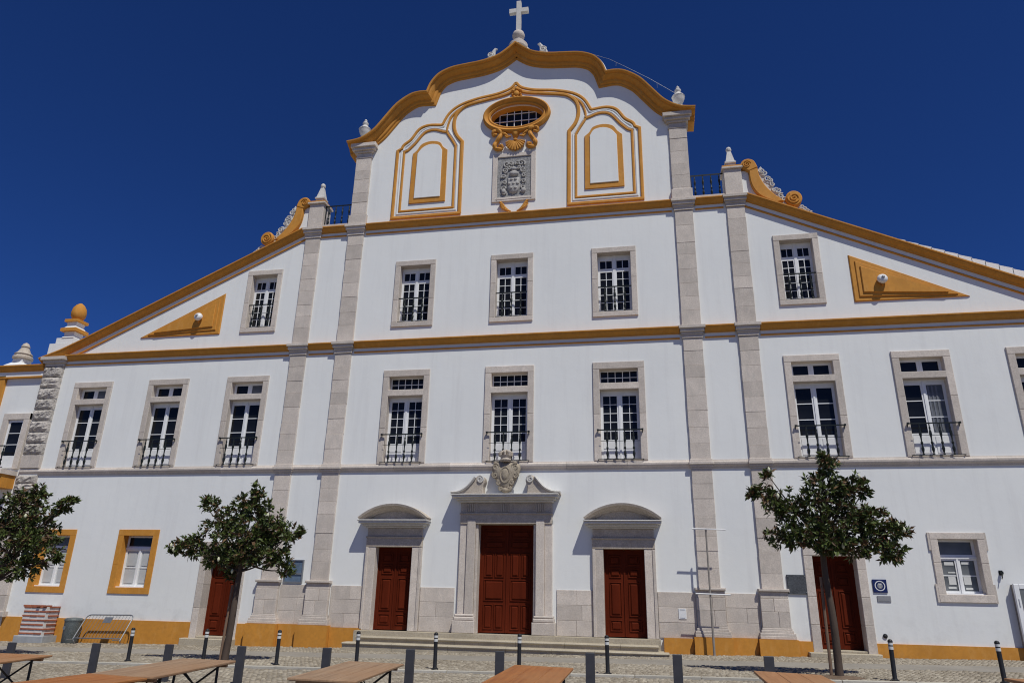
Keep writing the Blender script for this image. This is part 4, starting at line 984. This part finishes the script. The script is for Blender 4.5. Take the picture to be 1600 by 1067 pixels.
# bollards
def bollard():
    e = empty('bollard', (0, 0, 0), 'slim black bollard with pale reflective bands along the cobbled kerb strip', 'bollard', 'bollards along the cobbled strip')
    MB().lathe(0, 0, [(.085, 0), (.085, .018), (.055, .03), (.046, .05), (.046, .60)], 14).build('post', 'black', e, True)
    MB().lathe(0, 0, [(.0485, .60), (.0485, .66)], 14).build('band', 'band', e); MB().lathe(0, 0, [(.046, .66), (.046, .685)], 14).build('collar', 'black', e)
    MB().lathe(0, 0, [(.0485, .685), (.0485, .735)], 14).build('band', 'band', e)
    MB().lathe(0, 0, [(.047, .735), (.052, .745), (.050, .77), (.034, .795), (.01, .803)], 14).build('cap', 'black', e, True)
    return e
b0 = bollard()
NTH = ['first', 'second', 'third', 'fourth', 'fifth', 'sixth', 'seventh', 'eighth', 'ninth', 'tenth']
BL = ['banded black bollard between the bushy magnolia and the magnolia before the left aisle door', 'banded black bollard right beside the trunk of the magnolia before the left aisle door']
BL += [NTH[i]+' banded black bollard from the left-door magnolia towards the tall staked magnolia' for i in range(5)]
BL += [NTH[i]+' banded black bollard past the tall staked magnolia, on the display case side' for i in range(2)]
for i, (x, y) in enumerate([(-8.58, -6.66), (-6.38, -6.75), (-4.38, -6.74), (-2.26, -6.80), (-.27, -6.86), (1.75, -6.9), (3.79, -7.0), (9.76, -6.95), (11.86, -6.9)]):
    o = b0 if i == 0 else copy_tree(b0)
    o['label'] = BL[i]
    o.location = (x, y, gz(x)+.03); o.rotation_euler = (random.uniform(-.012, .012), random.uniform(-.012, .012), random.uniform(0, 6))
# flat steel posts
def slab_post():
    e = empty('steel_post', (0, 0, 0), 'short flat anthracite steel post standing on the cobbles among the tables', 'post', 'flat steel posts by the tables')
    mb = MB(); mb.v = []; w, t, hgt = .083, .03, .68
    mb.add([(sx*(w-(b)), sy*(t-b), z) for z, b in ((0, 0), (hgt-.01, 0), (hgt, .008)) for sx, sy in ((-1, -1), (1, -1), (1, 1), (-1, 1))],
           [(3, 2, 1, 0), (8, 9, 10, 11)]+[(k*4+i, k*4+(i+1) % 4, k*4+4+(i+1) % 4, k*4+4+i) for k in range(2) for i in range(4)])
    mb.build('shaft', 'post', e); MB().box(-.11, .11, -.06, .06, -.01, .012).build('foot_plate', 'post', e); return e
p0 = slab_post()
for i, x in enumerate([-8.40, -6.55, -4.93, -3.25, -1.43, .27, 2.01, 3.69, 5.24, 6.80]):
    o = p0 if i == 0 else copy_tree(p0); o['label'] = NTH[i]+' flat anthracite steel post in the row, counted from the brick pedestal end'; y = -10.4+(-.2 if i == 0 else .1 if i == 2 else 0); o.location = (x, y, gz(x)+.005); o.rotation_euler = (0, 0, random.uniform(-.06, .06))
# beer tables
def table(x, y, rot, mat, label, L=2.2, W=.80, H=.755):
    """(x, y) is the middle of the end nearest the church; the table runs towards the viewer's side"""
    e = empty('folding_table', (x, y, gz(x)), label, 'table', 'folding tables set out on the square'); e.rotation_euler = (0, math.atan(GB), rot)
    tp = MB().box(-W/2+.02, W/2-.02, -L+.02, -.02, H-.034, H-.0285).build('table_top', mat, e)
    for q in range(3):
        x0, x1 = -W/2+q*W/3+(.0012 if q else 0), -W/2+(q+1)*W/3-(.0012 if q < 2 else 0); b = .004; v = []; dz = random.uniform(-.0015, .0015)
        for z, g_ in ((H-.028, b), (H-.022, 0), (H-.006, 0), (H+dz, b)): v += [(x0+g_, -g_, z), (x1-g_, -g_, z), (x1-g_, -L+g_, z), (x0+g_, -L+g_, z)]
        MB().add(v, [(0, 1, 2, 3), (15, 14, 13, 12)]+[(k*4+i, k*4+(i+1) % 4, k*4+4+(i+1) % 4, k*4+4+i) for k in range(3) for i in range(4)]).build('board', mat, tp)
    for yy in (-.16, -L+.16): MB().box(-W/2+.05, W/2-.05, yy-.03, yy+.03, H-.075, H-.029).build('batten', mat, e)
    for yy in (-.34, -L+.34):
        for s in (-1, 1): MB().tube([(s*(W/2-.10), yy, H-.03), (s*(W/2-.08), yy, .015)], .019, 8).build('leg', 'black', e)
        MB().tube([(-(W/2-.09), yy, .70), (W/2-.085, yy, .22)], .014, 6).tube([(-(W/2-.085), yy+.012, .22), (W/2-.09, yy+.012, .70)], .014, 6).tube([(-(W/2-.08), yy, .02), (W/2-.08, yy, .02)], .013, 6).build('cross_brace', 'black', e)
        MB().tube([(0, yy, .46), (0, yy+(.45 if yy < -1 else -.45), H-.03)], .009, 6).build('strut', 'black', e)
    return e
table(-4.80, -14.05, -.20*-1, 'wood_mid', 'faded orange wooden folding table set apart beyond the longest row of tables')
table(-1.52, -14.27, .12, 'wood_grey', 'weathered grey-brown folding table whose end touches a second table')
table(-1.25, -16.50, -.06, 'wood_orange', 'orange wooden folding table butted against the weathered table end')
table(.98, -14.12, .09, 'wood_grey', 'streaky grey-brown folding table between two flat steel posts before the left door')
table(3.37, -14.12, .02, 'wood_orange', 'deep orange wooden folding table in line with the main portal')
table(6.47, -14.25, -.02, 'wood_mid', 'faded orange folding table in line with the staked magnolia')
table(9.25, -14.42, .10, 'wood_mid', 'faded brown folding table beyond the staked magnolia, near the display case')
bn = empty('bench', (-.55, -14.9, gz(-.5)), 'narrow wooden folding bench beside the weathered table', 'bench'); bn.rotation_euler = (0, 0, .10)
MB().bevbox(-.12, .12, -2.2, 0, .44, .47, .004).build('seat', 'wood_mid', bn)
for yy in (-.3, -1.9):
    for s in (-1, 1): MB().tube([(s*.08, yy, .44), (s*.10, yy, .01)], .012, 6).build('leg', 'black', bn)
    MB().tube([(-.1, yy, .03), (.1, yy, .03)], .011, 6).build('cross_brace', 'black', bn)
# brick pedestal
bk = empty('brick_pedestal', (-17.30, -.35, gz(-17.3)), 'striped red brick pedestal with thick white mortar on a grey concrete block', 'pedestal')
MB().bevbox(-.60, .62, -.36, .34, -.05, .24, .02).build('concrete_base', 'concrete', bk)
MB().box(-.475, .475, -.274, .28, .24, 1.22).build('mortar_core', 'mortar', bk)
bm_ = MB().bevbox(-.155, .155, -.06, .06, -.027, .027, .006).mesh('brick', 'brick'); bs_ = MB().bevbox(-.12, .12, -.06, .06, -.027, .027, .006).mesh('brick', 'brick')
for r in range(7):
    z = .32+r*.148
    for k in range(3): inst('brick', bm_, bk, ((k-1)*.322+(.02 if r % 2 else -.02), -.232+random.uniform(-.004, .004), z), (0, 0, random.uniform(-.008, .008)))
    for s in (-1, 1):
        for k in range(2): inst('brick', bs_, bk, (s*.445, -.04+k*.25, z), (0, 0, s*math.pi/2))
for k in range(4): inst('brick', bm_, bk, ((k-1.5)*.27, -.20+random.uniform(-.02, .02), 1.25), (0, 0, math.pi/2 if k > 1 else 0))
# bin
bi = empty('litter_bin', (-15.78, -.42, gz(-15.8)), 'grey-green lidded litter bin standing by the ochre plinth', 'bin')
MB().lathe(0, 0, [(.25, .0), (.27, .03), (.285, .70), (.285, .74)], 18).build('body', 'bin', bi, True); MB().lathe(0, 0, [(.30, .74), (.305, .78), (.29, .82), (.24, .85), (.05, .865)], 18).build('lid', 'bin', bi, True)
MB().prism(ellipse(-.10, .52, .05, .07, 16), -.285, -.25).build('badge', 'galv', bi)
# crowd barrier leaning on the wall
ba = empty('crowd_barrier', (-14.35, -.95, gz(-14.3)+.02), 'galvanised crowd barrier leaning against the ochre plinth', 'barrier'); ba.rotation_euler = (math.radians(-33), math.radians(-1.0), 0)
Wd, Hh, rr = .95, 1.12, .16
loop = [(-Wd, 0, .12), (-Wd, 0, Hh-rr)]+[(-Wd+rr-rr*math.cos(a*math.pi/10), 0, Hh-rr+rr*math.sin(a*math.pi/10)) for a in range(1, 6)]+[(Wd-rr+rr*math.sin(a*math.pi/10), 0, Hh-rr+rr*math.cos(a*math.pi/10)) for a in range(0, 6)]+[(Wd, 0, .12)]
MB().tube(loop, .021, 8).tube([(-Wd, 0, .22), (Wd, 0, .22)], .019, 8).build('frame', 'galv', ba, True)
bar = MB().tube([(0, 0, .22), (0, 0, Hh-.01)], .0065, 6).mesh('bar', 'galv')
for i in range(13): inst('bar', bar, ba, (-Wd+.135*(i+1), 0, 0))
MB().box(-.16, .18, -.02, -.012, .80, 1.02).build('name_plate', 'galv', ba)
for s in (-1, 1): MB().tube([(s*Wd*.95, -.28, .0), (s*Wd*.97, -.05, .14), (s*Wd, 0, .2), (s*Wd*.97, .05, .14), (s*Wd*.95, .22, .06)], .017, 8).build('foot', 'galv', ba)

# ------------------------------------------------------------------ magnolias
def magnolia(base, height_trunk, lean, clumps, seed, label, trunk_r=.12, stake=None, forks=()):
    rng = random.Random(seed); nr = np.random.default_rng(seed)
    bx_, by_ = base; z0 = gz(bx_)
    e = empty('magnolia_tree', (bx_, by_, z0), label, 'tree', 'magnolias along the kerb strip')
    L = lambda p: (p[0]-bx_, p[1]-by_, p[2]-z0)
    tb = MB(); top = (bx_+lean, by_, z0+height_trunk)
    pts = smooth_path([L((bx_, by_, z0-.05)), L((bx_+lean*.3+.02, by_, z0+height_trunk*.4)), L((bx_+lean*.7-.02, by_+.02, z0+height_trunk*.75)), L(top)], 4)
    n = len(pts); tb.tube(pts, [trunk_r*(1.25 if i == 0 else 1.08-.38*i/(n-1)) for i in range(n)], 12)
    LV = []; LM = []
    def leaf(p, d, ln, wd, mi):
        d = d.normalized(); side = d.cross(Vector((nr.normal(), nr.normal(), nr.normal()+.6)))
        if side.length < 1e-4: return
        side.normalize(); nrm = side.cross(d)
        if nrm.z < 0: nrm = -nrm
        a = p; m1 = p+d*ln*.45; m2 = p+d*ln-nrm*ln*.13
        LV.append((a, m1+side*wd*.5+nrm*wd*.10, m2, m1-side*wd*.5+nrm*wd*.10, m1-nrm*wd*.10)); LM.append(mi)
    def rosette(p, d, k):
        u = d.orthogonal().normalized(); v = d.cross(u).normalized(); rust = rng.random() < .22
        for i in range(k):
            an = i*2.4+rng.random(); sp = rng.uniform(.45, 1.35)
            dd = d*math.cos(sp)+(u*math.cos(an)+v*math.sin(an))*math.sin(sp)
            leaf(p-d*rng.uniform(0, .12), dd, rng.uniform(.11, .185), rng.uniform(.05, .078), 1 if rng.random() < (.5 if rust else .10) else 0)
    for (cx, cy, cz, rx, ry, rz, nt) in clumps:
        c = Vector(L((cx, by_+cy, cz))); start = Vector(pts[-1 if rng.random() < .6 else -3])
        mid = start.lerp(c, .5)+Vector((rng.uniform(-.1, .1), rng.uniform(-.1, .1), rng.uniform(-.12, .05)))
        br = smooth_path([tuple(start), tuple(mid), tuple(c)], 4); m = len(br)
        tb.tube(br, [trunk_r*.36*(1-.75*i/(m-1)) for i in range(m)], 7)
        for k in range(int(nt*1.7)):
            while True:
                q = Vector((rng.uniform(-1, 1), rng.uniform(-1, 1), rng.uniform(-1, 1)))
                if q.length < 1: break
            q *= (.35+.65*rng.random()**.5)/max(q.length, .3) if q.length < .35 else 1
            t = c+Vector((q.x*rx, q.y*ry, q.z*rz)); d = (t-c+Vector((0, 0, .10))); d = d.normalized() if d.length > .01 else Vector((0, 0, 1))
            s0 = c.lerp(t, rng.uniform(.0, .5))
            if k % 2 == 0: tb.tube([tuple(s0), tuple(s0.lerp(t, .5)+Vector((0, 0, -.02))), tuple(t)], [.010, .008, .005], 4)
            d = (d+Vector((rng.uniform(-.4, .4), rng.uniform(-.4, .4), rng.uniform(-.1, .5)))).normalized()
            rosette(t, d, rng.randint(8, 12))
            if rng.random() < .65: rosette(s0.lerp(t, .55), d, rng.randint(4, 7))
    tb.build('trunk', 'bark', e, True)
    n = len(LV); V = np.array([[tuple(p) for p in q] for q in LV]).reshape(-1, 3)
    F = []
    for i in range(n): k = i*5; F += [(k, k+1, k+4), (k+1, k+2, k+4), (k+2, k+3, k+4), (k+3, k, k+4)]
    me = bpy.data.meshes.new('crown'); me.from_pydata(V.tolist(), [], F); me.materials.append(MAT['leaf']); me.materials.append(MAT['rust_leaf'])
    me.polygons.foreach_set('material_index', np.repeat(np.array(LM, dtype=np.int32), 4)); me.update()
    link(bpy.data.objects.new('crown', me), e)
    for k in range(5):
        cx, cy, cz, rx, ry, rz, nt = rng.choice(clumps); p = Vector(L((cx+rng.uniform(-.6, .6)*rx, by_+cy-ry*.9, cz+rng.uniform(-.5, .6)*rz)))
        o = MB().lathe(0, 0, [(.008, -.05), (.032, -.015), (.036, .015), (.022, .055), (.004, .075)], 8).build('flower_bud', 'bloom', e, True); o.location = p
    so = MB(); so.lathe(0, 0, [(.53, -.03), (.52, .028), (.30, .05), (.1, .06)], 22).build('soil_patch', 'soil', e)
    if stake:
        for (sx, sy, hx, hh) in stake:
            s = empty('tree_stake', (bx_+sx, by_+sy, gz(bx_+sx)), 'thin weathered wooden stake upright beside the '+label.split(' magnolia')[0]+' magnolia', 'stake')
            MB().tube([(0, 0, -.05), (hx*.5, 0, hh*.5), (hx, 0, hh)], [.036, .034, .032], 8).build('pole', 'stake', s); MB().tube([(hx*.9-.03, -.04, hh*.9), (hx*.9+.04, .0, hh*.9+.01), (hx*.9-.03, .04, hh*.9)], .008, 5).build('tie', 'black', s)
    return e
T0, T1, T2 = TREES
magnolia(T0, 2.5, .10, [(-6.0, -.1, 2.45, .5, .5, .3, 16), (-6.0, 0, 3.0, .95, .9, .65, 62), (-5.95, 0, 3.75, .55, .6, .5, 32), (-5.88, 0, 4.2, .22, .25, .35, 10), (-6.95, .1, 3.35, .55, .6, .5, 26), (-7.25, 0, 3.85, .28, .3, .22, 10), (-7.55, 0, 2.68, .55, .5, .32, 24), (-8.05, 0, 2.68, .25, .25, .22, 8),
    (-5.2, 0, 3.2, .55, .6, .5, 28), (-4.72, 0, 3.05, .38, .4, .3, 14), (-4.45, 0, 3.1, .18, .2, .15, 5), (-5.0, 0, 2.45, .45, .5, .38, 18), (-6.65, 0, 2.42, .62, .6, .38, 26), (-6.3, .1, 1.95, .25, .3, .3, 7), (-4.75, 0, 2.1, .28, .3, .2, 8), (-5.5, -.4, 2.6, .6, .5, .45, 20)], 4,
    'leafy dark green magnolia growing before the left red aisle door', .088, stake=[(-.17, .06, .06, 1.9)])
magnolia(T1, 2.85, -.02, [(8.9, -.1, 2.85, .55, .5, .25, 16), (9.0, 0, 3.35, 1.0, .95, .6, 66), (8.95, 0, 4.1, .6, .6, .5, 34), (9.05, 0, 4.72, .30, .3, .32, 14), (8.15, 0, 3.75, .6, .6, .42, 30), (7.62, 0, 4.0, .38, .4, .28, 14), (7.70, 0, 4.48, .16, .2, .14, 5), (7.35, 0, 4.08, .18, .2, .16, 5), (8.05, 0, 3.05, .55, .5, .35, 22),
    (9.85, 0, 3.35, .6, .6, .42, 30), (10.35, 0, 3.2, .38, .4, .28, 15), (10.05, 0, 2.72, .5, .5, .28, 20), (9.45, 0, 2.85, .6, .6, .35, 22), (9.5, 0, 4.15, .42, .4, .38, 18), (8.75, -.4, 3.0, .7, .5, .4, 26), (9.80, 0, 4.05, .18, .2, .2, 5)], 9,
    'tall staked magnolia growing before the right red aisle door', .085, stake=[(-.15, .05, .02, 2.1)])
magnolia(T2, 2.2, .05, [(-13.3, 0, 3.0, .9, .9, .7, 64), (-13.4, 0, 3.85, .7, .7, .45, 36), (-12.55, 0, 3.2, .5, .6, .55, 26), (-12.25, 0, 2.6, .48, .5, .4, 18), (-12.9, 0, 2.1, .7, .6, .42, 32), (-14.3, 0, 3.1, .9, .9, .7, 44), (-14.2, 0, 2.2, .8, .7, .4, 30),
    (-12.05, 0, 3.72, .26, .25, .2, 9), (-11.75, 0, 3.95, .2, .2, .14, 7), (-12.9, 0, 4.18, .3, .3, .25, 12), (-11.85, 0, 2.35, .2, .2, .16, 5), (-12.6, -.4, 2.8, .5, .4, .5, 18)], 14,
    'bushy magnolia growing before the ochre-framed ground windows', .125)
print('objects', len(bpy.data.objects))
